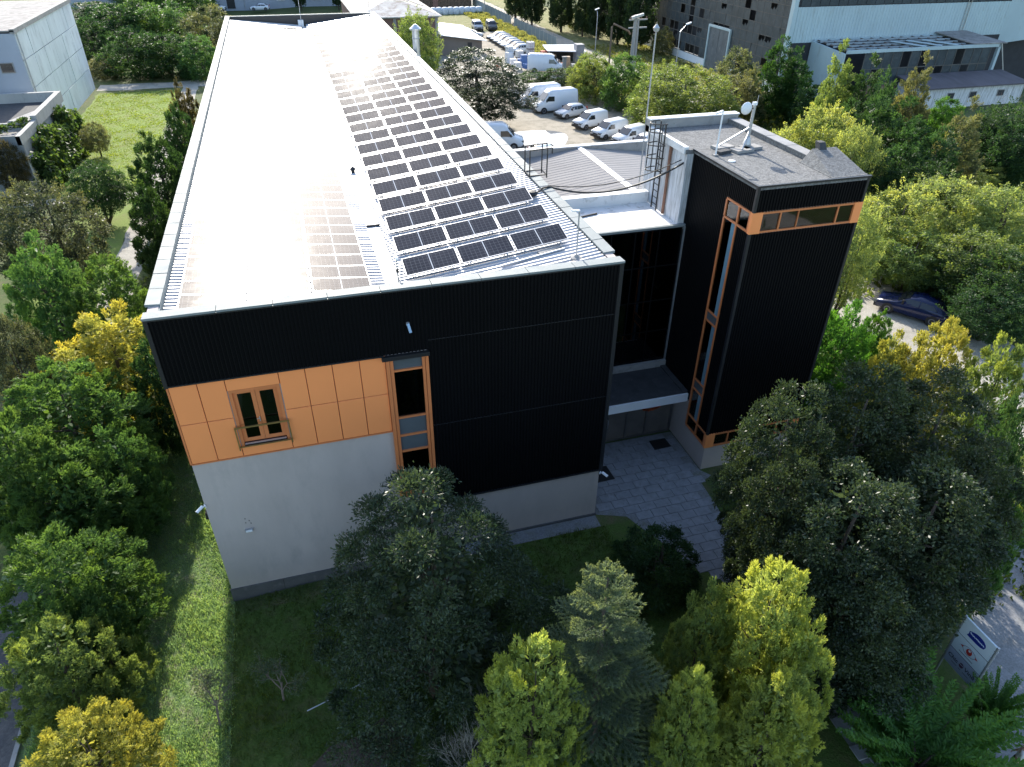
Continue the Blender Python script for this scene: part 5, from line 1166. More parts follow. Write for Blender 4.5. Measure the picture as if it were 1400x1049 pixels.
def gen_plume():
    rg = np.random.default_rng(95); out = []; mb = MB(); h = 4.0
    for k in range(95):
        a = rg.uniform(0, 6.28); l = rg.uniform(.2, 1.0); base = np.array([math.cos(a)*.9*l, math.sin(a)*.9*l, rg.uniform(.1, 1.6)]); d = np.array([math.cos(a)*.55, math.sin(a)*.55, 1.0]); L_ = rg.uniform(1.3, 2.4); u = np.linspace(.1, 1, 34)
        ax = base+np.outer(u*L_, d/np.linalg.norm(d))+np.outer(u**2*L_*.35, np.array([math.cos(a), math.sin(a), -.55])); t_ = np.gradient(ax, axis=0); t_ = unit(t_); sd = unit(np.cross(t_, np.array([0, 0, 1.0])))
        for sg in (-1, 1):
            for q in range(3):
                out.append((ax+rg.normal(size=ax.shape)*.03, unit(sd*sg*.8+t_*.55+rg.normal(size=ax.shape)*.22), t_+rg.normal(size=ax.shape)*.3, (.30-.16*u)*rg.uniform(.7, 1.2, 34), np.full(34, .055), rg.uniform(.1, .7, 34)+.25*u))
        if k % 3 == 0: mb.tube([(0, 0, -.1), tuple(base), tuple(ax[14])], [.05, .03, .01], 4)
    cat_ = [np.concatenate(q) for q in zip(*out)]; PROTO['plume'] = [(leafmesh('crown', m_leaf, *cat_), mb.mesh('trunk', m_bark, True), h, 2.0)]
gen_plume()
PROTO['gold'] = PROTO['thuja']; PROTO['poplar'] = PROTO['broad']; PROTO['dark'] = PROTO['glossy']
NAMES = dict(thuja='thuja_tree', gold='golden_thuja', broad='broadleaf_tree', glossy='glossy_tree', shrub='shrub', yew='yew_tree', spruce='spruce_tree', conifer='conifer_tree', cypress='cypress_tree', round='round_conifer', plume='feathery_shrub', poplar='broadleaf_tree', dark='broadleaf_tree')
CATS = dict(shrub='shrub', plume='shrub')
TREES = [
    ('thuja', 'G', -6.14, 8.1, 6.4, 2.85, 'large bushy green thuja beside the upper end of the left grass strip'),
    ('thuja', 'G', -6.85, 4.56, 7.0, 2.0, 'green thuja cut by the left edge beside the largest thuja'),
    ('thuja', 'G', -4.03, 5.43, 5.0, 1.46, "green thuja in front of the grey wall's upper left corner"),
    ('thuja', 'G', -5.45, 3.84, 5.4, 2.18, 'green thuja between the largest thuja and the lower left group'),
    ('gold', 'Y', -4.99, 12.7, 6.6, 2.79, "yellow tipped thuja left of the black wall's corner"),
    ('thuja', 'D', -2.59, 10.32, 6.4, 1.3, 'dark green thuja squeezed between yellow thuja and black wall'),
    ('thuja', 'G', -4.6, -0.95, 5.4, 2.24, 'bushy green thuja above the lower left corner group'),
    ('thuja', 'G', -4.1, -1.84, 4.2, 1.19, 'small green thuja at the edge of the left grass strip'),
    ('thuja', 'L', -4.37, -4.17, 5.0, 1.54, 'pale green thuja at the lower left edge above the street'),
    ('gold', 'Y', -2.93, -7.01, 4.4, 1.62, 'golden yellow thuja at the bottom left corner'),
    ('broad', 'K', -10.82, 28.1, 8.0, 2.76, 'dark grey green broadleaf tree at the left edge below the creeper building'),
    ('thuja', 'G', -9.32, 20.15, 7.5, 1.82, 'upright green thuja at the left edge below the dark broadleaf tree'),
    ('thuja', 'G', -6.07, 19.17, 6.5, 2.33, 'wide green thuja left of the roof corner below the pale path'),
    ('broad', 'K', -8.64, 12.4, 7.0, 1.3, 'dark tree cut by the left edge level with the yellow thuja'),
    ('round', 'D', -11.11, 43.29, 5.0, 2.33, 'round dark conifer with bare trunk on the small lawn'),
    ('thuja', 'D', -5.44, 39.7, 7.5, 2.07, 'tall dark thuja against the left building edge below two others'),
    ('thuja', 'D', -5.35, 31.62, 6.5, 1.6, 'dark thuja at the corner of the pale path by the building'),
    ('thuja', 'B', -4.57, 56.1, 8.0, 1.37, 'brownish narrow thuja at the left building edge, farthest of the row'),
    ('thuja', 'D', -4.57, 48.78, 7.5, 1.63, 'dark thuja next to the brownish one along the left building edge'),
    ('broad', 'B', -19.39, 51.59, 5.0, 1.07, 'reddish dark tree at the left edge before the creeper building'),
    ('broad', 'O', -14.95, 63.74, 3.4, 1.12, 'small thin olive tree on the lawn edge before the creeper'),
    ('shrub', 'D', -21.93, 128.25, 7.0, 5.26, "dark green shrub clump above the white panel building's right end"),
    ('shrub', 'G', -17.81, 131.05, 7.5, 5.07, 'tall green shrub second from the panel building at the top left'),
    ('shrub', 'G', -12.49, 128.33, 7.0, 5.04, 'green shrub clump in the middle of the top left thicket'),
    ('shrub', 'O', -5.9, 118.42, 7.5, 4.18, 'olive willowy shrub beside the far roof corner'),
    ('shrub', 'D', -24.21, 119.01, 6.0, 3.49, "dark shrub touching the white panel building's far edge"),
    ('shrub', 'D', -16.66, 105.84, 6.0, 4.02, 'dark rounded shrub in front of the top left thicket'),
    ('shrub', 'D', -11.7, 104.8, 5.5, 4.32, 'dark spreading shrub at the front of the thicket, right of centre'),
    ('shrub', 'G', -6.88, 102.33, 5.5, 3.21, 'green shrub at the front of the thicket by the roof edge'),
    ('shrub', 'O', -20.75, 106.44, 3.0, 2.06, "small bright shrub at the lawn's far corner"),
    ('shrub', 'D', -31.14, 164.97, 4.0, 6.13, 'dark shrub at the top edge left of the thicket'),
    ('shrub', 'G', -21.59, 176.19, 9.0, 7.5, "shrub at the top edge behind the thicket's middle"),
    ('shrub', 'G', -13.48, 171.92, 8.0, 5.78, 'shrub at the top edge behind the olive willowy one'),
    ('yew', 'Q', 6.56, -6.26, 9.9, 3.39, 'large dark clumpy yew in front of the tall strip window'),
    ('spruce', 'S', 11.0, -9.64, 8.7, 2.88, 'blue green spruce with pale branch tips at the bottom centre'),
    ('thuja', 'P', 8.7, -10.13, 6.9, 1.36, 'bright yellow green thuja at the bottom, left of the spruce'),
    ('thuja', 'P', 15.75, -10.24, 7.4, 1.46, 'tallest bright yellow green thuja at the bottom right of centre'),
    ('thuja', 'P', 16.18, -11.14, 6.4, 1.16, 'pale yellow green thuja right of the tallest bright one'),
    ('thuja', 'L', 14.2, -9.38, 6.3, 0.97, 'mid green thuja between the spruce and the bright pair'),
    ('thuja', 'P', 12.92, -11.43, 5.6, 0.85, 'low yellow green thuja at the bottom edge below the mid green one'),
    ('thuja', 'P', 14.88, -12.14, 5.8, 1.21, 'yellow green thuja at the bottom edge below the tallest bright one'),
    ('shrub', 'D', 15.92, -4.31, 2.7, 1.42, 'dark rounded shrub on the left edge of the paved path'),
    ('broad', 'Q2', 19.32, -5.42, 9.6, 1.49, 'dark glossy tree with lit top right before the tower base'),
    ('broad', 'Q2', 22.05, -4.91, 9.8, 1.79, 'dark glossy tree behind the lit one, right of the tower base'),
    ('broad', 'Q2', 17.87, -7.21, 8.4, 1.15, 'dark glossy tree leaning over the paved path'),
    ('broad', 'Q2', 24.46, -5.91, 9.2, 2.04, 'dark glossy tree with pale tips below the yellow thuja pair'),
    ('broad', 'Q2', 18.92, -8.71, 8.8, 1.86, 'dark glossy tree with a lit crown in the middle of the right hand group'),
    ('broad', 'Q2', 21.85, -8.75, 8.4, 2.05, 'dark shaded tree in the centre of the right hand group'),
    ('broad', 'Q2', 17.93, -8.62, 6.8, 1.3, 'dark shaded tree right of the path above the bright thujas'),
    ('broad', 'Q2', 18.96, -9.99, 6.4, 1.73, 'dark shaded tree left of the sign board'),
    ('broad', 'Q2', 24.44, -8.17, 8.2, 1.37, 'dark glossy tree at the right edge above the pavement'),
    ('gold', 'Y', 31.34, -0.01, 6.8, 1.6, "yellow tipped thuja in front of the blue sedan's tail"),
    ('gold', 'Y', 29.83, 1.39, 5.8, 1.08, 'yellow tipped thuja left of the one by the sedan'),
    ('thuja', 'B2', 28.5, 3.41, 6.6, 1.54, "bright green thuja against the tower's right edge"),
    ('thuja', 'B2', 32.43, 5.06, 4.6, 0.85, 'small bright green thuja just left of the blue sedan'),
    ('thuja', 'L', 31.31, -2.78, 7.4, 1.54, 'pale green thuja at the right edge below the dark thicket'),
    ('broad', 'D', 27.43, -6.52, 8.0, 0.87, 'dark tree at the right edge above the fresh green thuja'),
    ('thuja', 'G', 26.04, -8.49, 6.4, 0.84, 'fresh green thuja at the right edge beside the pavement'),
    ('plume', 'F', 19.91, -13.14, 4.2, 1.89, 'feathery fern green shrub at the bottom right corner'),
    ('plume', 'F', 23.35, -12.57, 3.0, 0.77, 'feathery green shrub right of the sign board'),
    ('shrub', 'D', 20.75, -10.78, 3.2, 1.02, "dark leafy shrub left of the sign board's lower edge"),
    ('broad', 'L2', 36.36, 12.39, 7.0, 1.62, "light green tree touching the tower's right edge"),
    ('broad', 'L2', 44.6, 17.7, 5.8, 2.76, 'light yellow green tree in the front row right of the tower roof'),
    ('broad', 'L2', 48.81, 17.85, 6.0, 3.08, 'light yellow green tree in the middle of the row right of the tower'),
    ('broad', 'L2', 51.53, 15.85, 5.8, 2.9, 'light yellow green tree at the right edge of that row'),
    ('broad', 'L', 43.45, 14.54, 4.2, 2.42, 'green tree below the light row, above the blue sedan'),
    ('broad', 'L', 45.91, 12.36, 4.6, 2.82, 'green tree below the light row near the right edge'),
    ('broad', 'D', 45.18, 12.98, 3.0, 2.41, 'dark green tree right above the blue sedan'),
    ('broad', 'D', 45.73, 9.36, 4.5, 2.45, 'dark green tree at the right edge under the light row'),
    ('broad', 'D', 43.31, 7.42, 3.4, 2.15, 'dark green tree right of the blue sedan'),
    ('broad', 'D', 44.75, 11.48, 3.6, 2.32, 'dark low tree between the two green trees above the sedan'),
    ('broad', 'L2', 45.94, 29.18, 8.5, 2.77, 'bright yellow green tree behind the tower roof on the right'),
    ('broad', 'L2', 43.67, 29.41, 7.0, 2.36, 'bright green tree behind the tower roof below the dish'),
    ('broad', 'L2', 45.83, 24.91, 8.0, 1.93, 'bright yellow green tree right of the one behind the tower roof'),
    ('broad', 'L', 47.04, 53.13, 7.0, 4.55, 'large pale green tree behind the tower roof on the left'),
    ('broad', 'L', 48.92, 61.95, 6.0, 3.18, 'pale green tree left of the large one behind the tower'),
    ('broad', 'O', 54.53, 56.14, 5.5, 2.53, 'grey green tree right of the large pale one'),
    ('conifer', 'D2', 60.67, 56.75, 8.5, 2.03, 'dark green pointed conifer before the factory corner, left of a pair'),
    ('conifer', 'D2', 62.77, 55.71, 7.5, 1.95, 'dark green pointed conifer before the factory corner, right of a pair'),
    ('shrub', 'O', 62.26, 68.27, 6.0, 2.63, 'grey green shrub before the factory gate'),
    ('conifer', 'L', 57.42, 42.45, 10.0, 1.64, "tall ragged conifer before the annex's end wall"),
    ('conifer', 'O', 57.38, 57.03, 6.0, 1.71, 'ragged conifer between the gate and the dark pair'),
    ('conifer', 'D', 59.47, 40.89, 9.0, 1.95, 'dark ragged conifer before the annex glass'),
    ('conifer', 'D', 56.43, 34.76, 9.0, 1.79, 'dark ragged conifer left of the white hut'),
    ('conifer', 'O', 65.71, 40.9, 9.0, 1.6, 'pale olive conifer standing before the white hut'),
    ('conifer', 'D', 51.63, 29.94, 8.0, 2.43, 'dark green conifer in the middle of the belt right of the dish'),
    ('conifer', 'D', 54.64, 29.18, 8.0, 2.13, 'dark conifer below the pale olive one'),
    ('shrub', 'B2', 73.62, 43.76, 4.5, 2.06, "bright green round shrub below the white hut's window"),
    ('conifer', 'O', 59.18, 28.03, 8.0, 1.83, 'olive conifer right of the bright round shrub'),
    ('conifer', 'D', 50.8, 32.35, 7.5, 1.88, 'dark conifer left in the belt behind the bright yellow trees'),
    ('conifer', 'D', 50.35, 25.06, 7.0, 2.28, 'dark conifer in the front of the belt'),
    ('conifer', 'D', 53.77, 24.6, 7.0, 2.3, 'dark grey green conifer in front of the olive one'),
    ('shrub', 'B2', 57.16, 30.84, 3.4, 1.05, 'small bright sprout tree in the shade of the belt'),
    ('broad', 'D', 68.75, 31.4, 7.0, 3.0, 'dark shaded tree at the right edge below the factory'),
    ('broad', 'D', 67.06, 32.06, 5.0, 2.72, 'dark shaded tree left of the one at the right edge'),
    ('broad', 'D', 67.05, 29.34, 6.0, 2.61, 'dark shaded tree low at the right edge'),
    ('shrub', 'D', 62.12, 50.82, 5.0, 2.46, 'dark shrub between the dark pair and the belt'),
    ('broad', 'D', 47.98, 24.24, 6.0, 2.25, 'dark tree at the front of the belt behind the light row'),
    ('broad', 'D', 50.2, 21.78, 6.0, 2.47, 'dark tree in the middle behind the light row'),
    ('broad', 'L2', 71.57, 32.8, 2.8, 3.19, 'low light green scrub in the clearing at the right edge'),
    ('broad', 'L2', 64.22, 30.37, 3.0, 2.68, 'low light green scrub left in the clearing'),
    ('broad', 'L', 51.89, 17.41, 4.0, 2.38, 'green scrub at the right below the clearing'),
    ('poplar', 'L', 21.99, 79.24, 10.0, 2.68, 'upright light green tree behind the flue pipe'),
    ('dark', 'Q2', 25.91, 62.87, 8.5, 4.25, 'dark rounded tree at the edge of the gravel car park'),
    ('shrub', 'L', 43.88, 71.98, 5.5, 2.74, 'pale green shrub behind the small vans'),
    ('shrub', 'G', 45.87, 67.33, 6.0, 3.12, 'green shrub at the foot of the concrete pole'),
    ('shrub', 'D', 41.96, 81.2, 2.4, 2.72, 'dark ivy hedge clump behind the big vans'),
    ('shrub', 'D', 38.35, 81.6, 2.2, 2.35, 'dark ivy hedge clump left of the gate pillar'),
    ('shrub', 'L', 45.94, 58.45, 5.5, 3.05, 'green shrub behind the small vans nearest the tower'),
    ('shrub', 'O', 44.32, 76.32, 4.5, 2.28, 'olive shrub right behind the hatchback'),
    ('shrub', 'L', 46.1, 52.6, 4.5, 2.89, "green shrub left of the tower roof's far corner"),
    ('cypress', 'C', 54.88, 145.12, 14.0, 2.08, 'dark cypress at the top, leftmost of the row by the road'),
    ('cypress', 'C', 56.18, 137.13, 14.0, 2.0, 'dark cypress second from the left in the row by the road'),
    ('cypress', 'C', 59.56, 129.23, 14.0, 2.08, 'dark cypress third from the left in the row by the road'),
    ('cypress', 'C', 61.91, 123.0, 11.0, 1.58, 'slim dark cypress fourth in the row by the road'),
    ('cypress', 'C', 63.53, 119.01, 11.0, 1.69, 'dark cypress fifth in the row by the road'),
    ('cypress', 'C', 64.47, 112.0, 12.0, 1.9, 'dark cypress sixth in the row by the road'),
    ('cypress', 'C', 66.09, 106.85, 13.0, 2.37, 'dark cypress nearest the factory in the row by the road'),
    ('shrub', 'O', 64.49, 130.11, 5.0, 2.55, 'pale grey shrub between the cypresses'),
    ('shrub', 'O', 68.76, 101.73, 4.0, 1.92, 'pale shrub at the foot of the factory wall, left end'),
    ('cypress', 'C', 10.64, 173.31, 14.0, 1.29, 'slim dark cypress before the blue grey building, left one'),
    ('cypress', 'C', 19.4, 172.82, 14.0, 1.3, 'slim dark cypress before the blue grey building, right one'),
    ('shrub', 'L', 20.22, 153.47, 3.0, 1.72, 'bright shrub below the right slim cypress'),
]
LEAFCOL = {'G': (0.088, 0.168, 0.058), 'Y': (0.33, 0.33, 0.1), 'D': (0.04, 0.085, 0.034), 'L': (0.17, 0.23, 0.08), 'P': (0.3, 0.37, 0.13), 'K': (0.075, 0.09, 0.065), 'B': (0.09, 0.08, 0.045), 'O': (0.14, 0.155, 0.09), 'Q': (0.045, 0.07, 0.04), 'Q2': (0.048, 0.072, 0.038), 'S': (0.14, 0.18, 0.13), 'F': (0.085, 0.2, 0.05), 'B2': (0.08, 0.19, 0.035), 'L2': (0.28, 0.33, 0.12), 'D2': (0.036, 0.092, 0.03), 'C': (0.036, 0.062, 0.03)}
rn = random.Random(77)
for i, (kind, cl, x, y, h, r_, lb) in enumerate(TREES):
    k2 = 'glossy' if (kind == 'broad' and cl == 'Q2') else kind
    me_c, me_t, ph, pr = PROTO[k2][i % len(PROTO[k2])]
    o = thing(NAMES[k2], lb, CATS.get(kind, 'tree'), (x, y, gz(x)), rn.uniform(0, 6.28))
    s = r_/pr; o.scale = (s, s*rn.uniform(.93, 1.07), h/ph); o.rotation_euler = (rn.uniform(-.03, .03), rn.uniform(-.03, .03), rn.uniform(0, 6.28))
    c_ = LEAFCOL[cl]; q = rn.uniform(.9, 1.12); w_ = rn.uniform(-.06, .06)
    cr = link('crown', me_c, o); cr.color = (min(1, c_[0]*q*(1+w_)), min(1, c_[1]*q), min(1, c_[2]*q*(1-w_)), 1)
    link('trunk', me_t, o)

# creeper on the low building
rg = np.random.default_rng(5); nc = 170
yc = rg.uniform(53.0, 69.2, nc); zt = np.where(yc < 55, 3.2, 4.0+.5*np.sin(yc*.8)); zc = gz(-18)+.2+rg.uniform(0, 1, nc)*(zt-.1)
C = np.stack([-18.0+rg.uniform(.0, .55, nc)+.5*np.maximum(0, 1-zc*.6), yc, zc], 1); O = np.tile(np.array([[.8, -.2, .1]]), (nc, 1))
q1 = billows(rg, C, O, .62, 110, (.34, .24), -.1, .5, .3, .7, .25)
k = 14; yb = rg.uniform(0, 1, k); Cb = np.stack([-18.3-yb*3.4, 57.6-yb*2.4, 4.78-.45*yb], 1); q2 = billows(rg, Cb, np.tile(np.array([[0., 0, 1]]), (k, 1)), .3, 60, (.24, .16), .3)
iv = thing('creeper', 'dark green creeper hanging over the low grey building', 'creeper', (0, 0, 0))
o = link('foliage', leafmesh('foliage', m_leaf, *[np.concatenate(z) for z in zip(q1, q2)]), iv); o.color = (.075, .125, .04, 1)
mb = MB()
for y in np.arange(53.5, 69, 1.1): mb.tube([(-18.1, y, gz(-18)), (-18.05, y+.3, 1.5), (-18.1, y-.2, 3.2)], [.05, .035, .015], 5)
mb.build('stem', m_bark, iv)['kind'] = 'stuff'

# leafless twiggy shrub and thin sapling, bottom of the picture
def twigs(mb, p, d, L_, r_, dep, rn, spread=.55, tips=None):
    e_ = p+d*L_; mid = p.lerp(e_, .5)+Vector((rn.uniform(-1, 1), rn.uniform(-1, 1), 0))*.05*L_
    mb.tube([p, mid, e_], [r_, r_*.8, r_*.6], 4, False)
    if tips is not None and dep < 2: tips.append((e_, d))
    if dep == 0: return
    for k in range(3 if dep > 1 else 4):
        nd = (d+Vector((rn.uniform(-1, 1), rn.uniform(-1, 1), rn.uniform(-.3, .7)))*spread).normalized(); twigs(mb, p.lerp(e_, rn.uniform(.45, 1)), nd, L_*rn.uniform(.5, .75), r_*.58, dep-1, rn, spread, tips)
rn = random.Random(21)
ds = thing('bare_shrub', 'leafless grey twiggy shrub left of the bright bottom thuja', 'shrub', (7.3, -9.6, gz(7.3)))
for k in range(9):
    mb = MB(); twigs(mb, Vector((rn.uniform(-.4, .4), rn.uniform(-.4, .4), 0)), Vector((rn.uniform(-.5, .5), rn.uniform(-.6, .3), 1)).normalized(), rn.uniform(1.2, 1.9), .028, 4, rn, .6); mb.build('stem', m_deadwood, ds)
def sapling(name, loc, h, lb, seed, col_, lean=(0, 0), leaves=True):
    rn = random.Random(seed); o = thing(name, lb, 'tree', loc); mb = MB(); tips = []
    twigs(mb, Vector((0, 0, -.05)), Vector((lean[0], lean[1], 1)).normalized(), h*.42, .04, 4, rn, .75, tips); mb.build('trunk', m_pinkbark, o)
    if leaves:
        rg = np.random.default_rng(seed); C = np.array([list(t[0]) for t in tips]); D = np.array([list(t[1]) for t in tips])
        q = balls(rg, C, D, 9, .16, (.085, .035), .2, .5); c_ = link('crown', leafmesh('crown', m_leaf, *q), o); c_.color = (*col_, 1)
    return o
sapling('sapling', (-.35, -5.2, gz(-.3)), 3.4, 'thin sapling with sparse grey green leaves on the shadow edge', 3, (.13, .16, .11), (.12, .05))
sapling('sapling', (1.7, -4.9, gz(1.5)), 2.6, 'wispy sapling in the shade right of the grass strip', 8, (.11, .15, .10), (.1, .0))
sapling('dead_tree', (66.5, 33.5, 0), 9.5, 'bare grey dead tree right of the bright round shrub', 12, (0, 0, 0), (.05, 0), False)

# ------------------------------------------------------------------ grass and weeds (nobody could count them)
def grass(name, lb, n_, xr, yr, hgt, wid, col_, mask, seed, blades=4, wild=.5):
    rg = np.random.default_rng(seed); x = rg.uniform(*xr, n_); y = rg.uniform(*yr, n_); k = mask(x, y); x, y = x[k], y[k]
    pat = .6+.4*np.sin(x*1.3+.7*np.sin(y*.9))*np.sin(y*1.1+x*.4); x = np.repeat(x, blades); y = np.repeat(y, blades); pat = np.repeat(pat, blades); m_ = len(x)
    x = x+rg.normal(size=m_)*.05; y = y+rg.normal(size=m_)*.05; g_ = -0.55+.55*np.clip((x-.5)/9.5, 0, 1)
    P = np.stack([x, y, g_], 1); A = unit(np.stack([rg.normal(size=m_)*wild, rg.normal(size=m_)*wild-.15, np.ones(m_)], 1)); S = rg.normal(size=(m_, 3)); S[:, 2] = 0
    me = leafmesh(name, m_leaf, P, A, S, rg.uniform(.5, 1.4, m_)*hgt*pat, np.full(m_, wid)*rg.uniform(.7, 1.3, m_), rg.uniform(0, 1, m_)*.8+.2*pat)
    o = link(name, me); o.color = (*col_, 1); o['kind'] = 'stuff'; o['label'] = lb; return o
def notpath(x, y): return ~((x > 15.2) & (x < 20.7) & (y > -2.5)) & ~((x > 17.2) & (x < 20.6) & (y <= -2.5)) & ~((x > 8.8) & (y > -.75) & (x < 15.2)) & ~((y > -.05) & (x > -.05) & (x < 21))
grass('grass_blades', 'long sunlit grass beside the grey wall', 38000, (-6.2, .0), (-11, 12), .24, .019, (.24, .36, .19), notpath, 1)  # blade colour raised to carry the sunlight on this strip
grass('grass_blades', 'long shaded grass in front of the grey wall', 28000, (-.2, 22), (-11, -.1), .20, .02, (.085, .135, .032), notpath, 2)  # blade colour darkened to carry the building's shade
grass('lawn_blades', 'short grass on the lawn by the white panel building', 9000, (-20, -9.8), (52, 95), .12, .09, (.19, .25, .055), lambda x, y: x > -99, 3, 3)
grass('weeds', 'tall weeds along the car park and the road', 9000, (44, 69), (60, 112), .55, .12, (.16, .175, .06), lambda x, y: ((x > 58.4) | ((x > 45.5) & (x < 52) & (y < 86))), 4, 3)
grass('weeds', 'tall yellow grass in the storage yard patch', 5000, (46.5, 51.8), (106, 160), .7, .16, (.22, .23, .10), lambda x, y: x > 0, 5, 3)
grass('weeds', 'wild undergrowth on the right hand side', 16000, (33, 82), (14, 62), .6, .16, (.11, .15, .04), lambda x, y: (x > 45.5) | (y < 45) & (x > 37), 6, 3)
grass('weeds', 'undergrowth round the blue sedan', 7000, (26, 48), (-9, 16), .5, .12, (.075, .11, .03), lambda x, y: ~((x > 36.6) & (x < 45.2)) & (x > 26.5), 7, 3)
grass('weeds', 'undergrowth along the left side of the building', 6000, (-12, -.2), (13, 60), .35, .08, (.075, .11, .03), lambda x, y: (x > -7.2), 8, 3)

# ================================================================== SIGN BOARD
def text_mesh(txt, size, mat, bold=0.0):
    cu = bpy.data.curves.new('lettering', 'FONT'); cu.body = txt; cu.size = size; cu.align_x = 'CENTER'; cu.align_y = 'CENTER'; cu.extrude = .002; cu.offset = bold
    ob = bpy.data.objects.new('lettering', cu); COL.objects.link(ob); dg = bpy.context.evaluated_depsgraph_get()
    me = bpy.data.meshes.new_from_object(ob.evaluated_get(dg)); bpy.data.objects.remove(ob, do_unlink=True); me.materials.clear(); me.materials.append(mat); return me
SG_ = thing('sign_board', 'white three part sign board with blue oval and red eye logo', 'sign', (23.2, -11.2, 0))
SG_.rotation_euler = (0, 0, R(-90))      # local x runs to the right as read, local -y faces the viewer
m_signw = M('sign_white', (.62, .70, .74), .4, .04); m_signg = M('sign_lilac', (.42, .46, .58), .4, .05); m_navy = M('sign_navy', (.012, .025, .22), .4, .03); m_red = M('sign_red', (.42, .03, .025), .4, .05); m_ink = M('sign_ink', (.03, .04, .07), .5, .03)
for z0, z1, mt in ((2.68, 3.40, m_signw), (1.98, 2.665, m_signw), (1.28, 1.965, m_signg)): MB().box(-.58, .58, -.03, .03, z0, z1).build('panel', mt, SG_)
for x in (-.62, .62): MB().tube([(x, 0, -.2), (x, 0, 3.42)], .04, 8).build('post', m_steel, SG_)
for z in (2.67, 1.97): MB().box(-.585, .585, -.034, .034, z-.004, z+.008).build('joint', m_ink, SG_)
for z in (3.2, 2.9, 2.4, 2.1, 1.6): MB().box(-.66, -.58, -.045, .045, z, z+.04).build('clamp', m_steel, SG_); MB().box(.58, .66, -.045, .045, z, z+.04).build('clamp', m_steel, SG_)
pts = [(-.33, -.034, 2.86), (-.29, -.034, 2.95), (-.30, -.034, 3.08)]+[(-.1+.0*t, -.034, 3.19) for t in (0,)]+[(.05, -.034, 3.21), (.2, -.034, 3.19), (.30, -.034, 3.12), (.33, -.034, 3.03), (.30, -.034, 2.93), (.2, -.034, 2.88), (.05, -.034, 2.86)]
MB().prism(pts, (0, -.004, 0)).build('blue_emblem', m_navy, SG_)
wv = MB(); rn = random.Random(6); q = [(-.26+i*.021, -.040, 3.03+.022*math.sin(i*1.9)+(.025 if i in (0, 1, 13) else 0)) for i in range(27)]
wv.tube(q, .011, 5); wv.build('script', m_signw, SG_)
el = lambda cx, cz, a, b_, n=18, y=-.034: [(cx+a*math.cos(t), y, cz+b_*math.sin(t)) for t in np.linspace(0, 2*math.pi, n+1)[:-1]]
MB().prism(el(0, 2.36, .105, .125), (0, -.004, 0)).build('red_emblem', m_red, SG_); MB().prism(el(.0, 2.42, .045, .04, 12, -.039), (0, -.003, 0)).build('highlight', m_signw, SG_)
for s in (-1, 1):
    MB().prism([(s*.34, -.034, 2.36), (s*.22, -.034, 2.42), (s*.25, -.034, 2.36), (s*.22, -.034, 2.31)], (0, -.004, 0)).build('red_tip', m_red, SG_)
    MB().tube([(.24*math.cos(t), -.036, 2.36+s*.155*math.sin(t)) for t in np.linspace(.2, math.pi-.2, 12)], .006, 4).build('outline', m_ink, SG_)
MB().box(-.30, .24, -.036, -.031, 2.10, 2.115).build('small_print', m_ink, SG_)
link('lettering', text_mesh('Chic', .21, m_ink, .003), SG_, (-.33, -.036, 1.66), (R(90), 0, 0)); link('lettering', text_mesh('Vină', .21, m_ink, .003), SG_, (.33, -.036, 1.66), (R(90), 0, 0))
MB().prism(el(0, 1.665, .085, .10), (0, -.004, 0)).build('round_emblem', M('emblem_plum', (.10, .03, .08), .5), SG_); MB().prism([(-.08, -.04, 1.68), (.08, -.04, 1.69), (.08, -.04, 1.705), (-.08, -.04, 1.70)], (0, -.003, 0)).build('highlight', m_signw, SG_)
for x0, x1 in ((-.33, -.12), (-.06, .03), (.12, .35)): MB().box(x0, x1, -.035, -.031, 1.475, 1.49).build('small_print', m_ink, SG_)

# ================================================================== PERSON AT THE LOWER RIGHT CORNER
def skin(name, J, E, mat, parent, sub=2):
    me = bpy.data.meshes.new(name); me.from_pydata([j[:3] for j in J], E, []); o = bpy.data.objects.new(name, me); COL.objects.link(o); o.parent = parent
    md = o.modifiers.new('skin', 'SKIN'); md.use_smooth_shade = True
    for v, j in zip(me.skin_vertices[0].data, J): v.radius = (j[3], j[4] if len(j) > 4 else j[3])
    me.skin_vertices[0].data[0].use_root = True
    o.modifiers.new('sub', 'SUBSURF').levels = sub; o.modifiers['sub'].render_levels = sub; me.materials.append(mat); return o
PN = thing('person', 'person in pale top and black shorts at the bottom right corner', 'person', (23.0, -13.9, gz(24)), R(35))
J = [(0,0,.95,.15,.11),(0,0,1.15,.14,.10),(0,0,1.36,.17,.10),(0,0,1.48,.055),(0,.01,1.58,.085,.095),(0,.02,1.69,.075,.085),
     (.09,0,.88,.085),(.10,.02,.48,.058),(.10,-.01,.10,.042),(.10,.13,.05,.038),(-.09,0,.88,.085),(-.10,.05,.48,.058),(-.10,-.04,.10,.042),(-.10,.10,.05,.038),
     (.19,0,1.40,.055),(.25,.0,1.14,.042),(.27,.10,.92,.032),(.27,.14,.84,.03),(-.19,0,1.40,.055),(-.25,0,1.14,.042),(-.26,.12,.94,.032),(-.26,.17,.87,.03)]
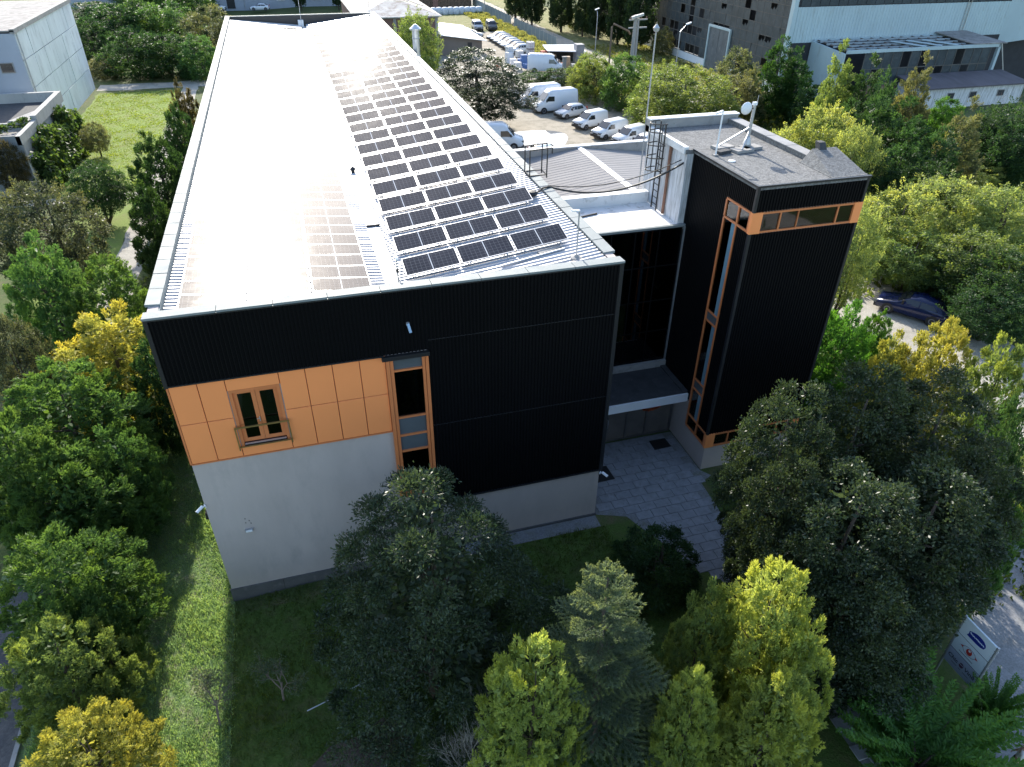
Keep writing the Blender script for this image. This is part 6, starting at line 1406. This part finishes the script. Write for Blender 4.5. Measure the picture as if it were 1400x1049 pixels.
E_ = [(0,1),(1,2),(2,3),(3,4),(4,5),(0,6),(6,7),(7,8),(8,9),(0,10),(10,11),(11,12),(12,13),(2,14),(14,15),(15,16),(16,17),(2,18),(18,19),(19,20),(20,21)]
skin('body', J, E_, M('skin', (.50, .30, .22), .5, .05), PN)
skin('shirt', [(0,0,.98,.165,.125),(0,0,1.15,.155,.115),(0,0,1.36,.18,.115),(0,0,1.45,.08),(.20,0,1.40,.068),(.245,0,1.20,.06),(-.20,0,1.40,.068),(-.245,0,1.20,.06)], [(0,1),(1,2),(2,3),(2,4),(4,5),(2,6),(6,7)], M('pale_shirt', (.62, .60, .56), .8), PN)
skin('shorts', [(0,0,.99,.165,.125),(0,0,.90,.16,.125),(.10,.01,.80,.105),(.10,.02,.60,.088),(-.10,.01,.80,.105),(-.10,.04,.60,.088)], [(0,1),(1,2),(2,3),(1,4),(4,5)], M('black_shorts', (.012, .012, .014), .8), PN)
skin('hair', [(0,-.02,1.60,.09,.095),(0,-.01,1.71,.085,.09)], [(0,1)], M('grey_hair', (.35, .36, .38), .7), PN)
for s in (-1, 1):
    MB().lathe([(.004, 0), (.012, .004), (.012, .01), (.004, .013)], (s*.032, .095, 1.62), 'y', 8).build('eye', m_ink, PN)
    for k in range(5):
        a = (-.03+.013*k) if k < 4 else s*-.035; MB().tube([(s*.265+a*.9, .15, .86), (s*.265+a, .17, .80), (s*.265+a, .165, .755+.008*abs(k-1.5))], .008, 5).build('finger', MATS['skin'], PN)
MB().prism([(-.012, .10, 1.60), (.012, .10, 1.60), (.0, .10, 1.57)], (0, .02, 0)).build('nose', MATS['skin'], PN)
MB().box(-.022, .022, .098, .104, 1.535, 1.543).build('mouth', m_red, PN)
# blue cloth lying under the spruce
tag(MB().prism([(12.0, -11.5, gz(12)+.03), (12.5, -11.6, gz(12)+.03), (12.6, -11.2, gz(12)+.05), (12.2, -11.05, gz(12)+.04)], (0, .02, .12)).build('blue_bag', m_bluep), 'blue plastic bag under the spruce', 'bag')
tag(MB().tube(sag((2.6, -6.4, .9), (7.5, -5.2, 1.3), .08, 8), .02, 5).build('wire', m_steel), 'thin pale wire strung across the lawn beside the yew', 'wire')
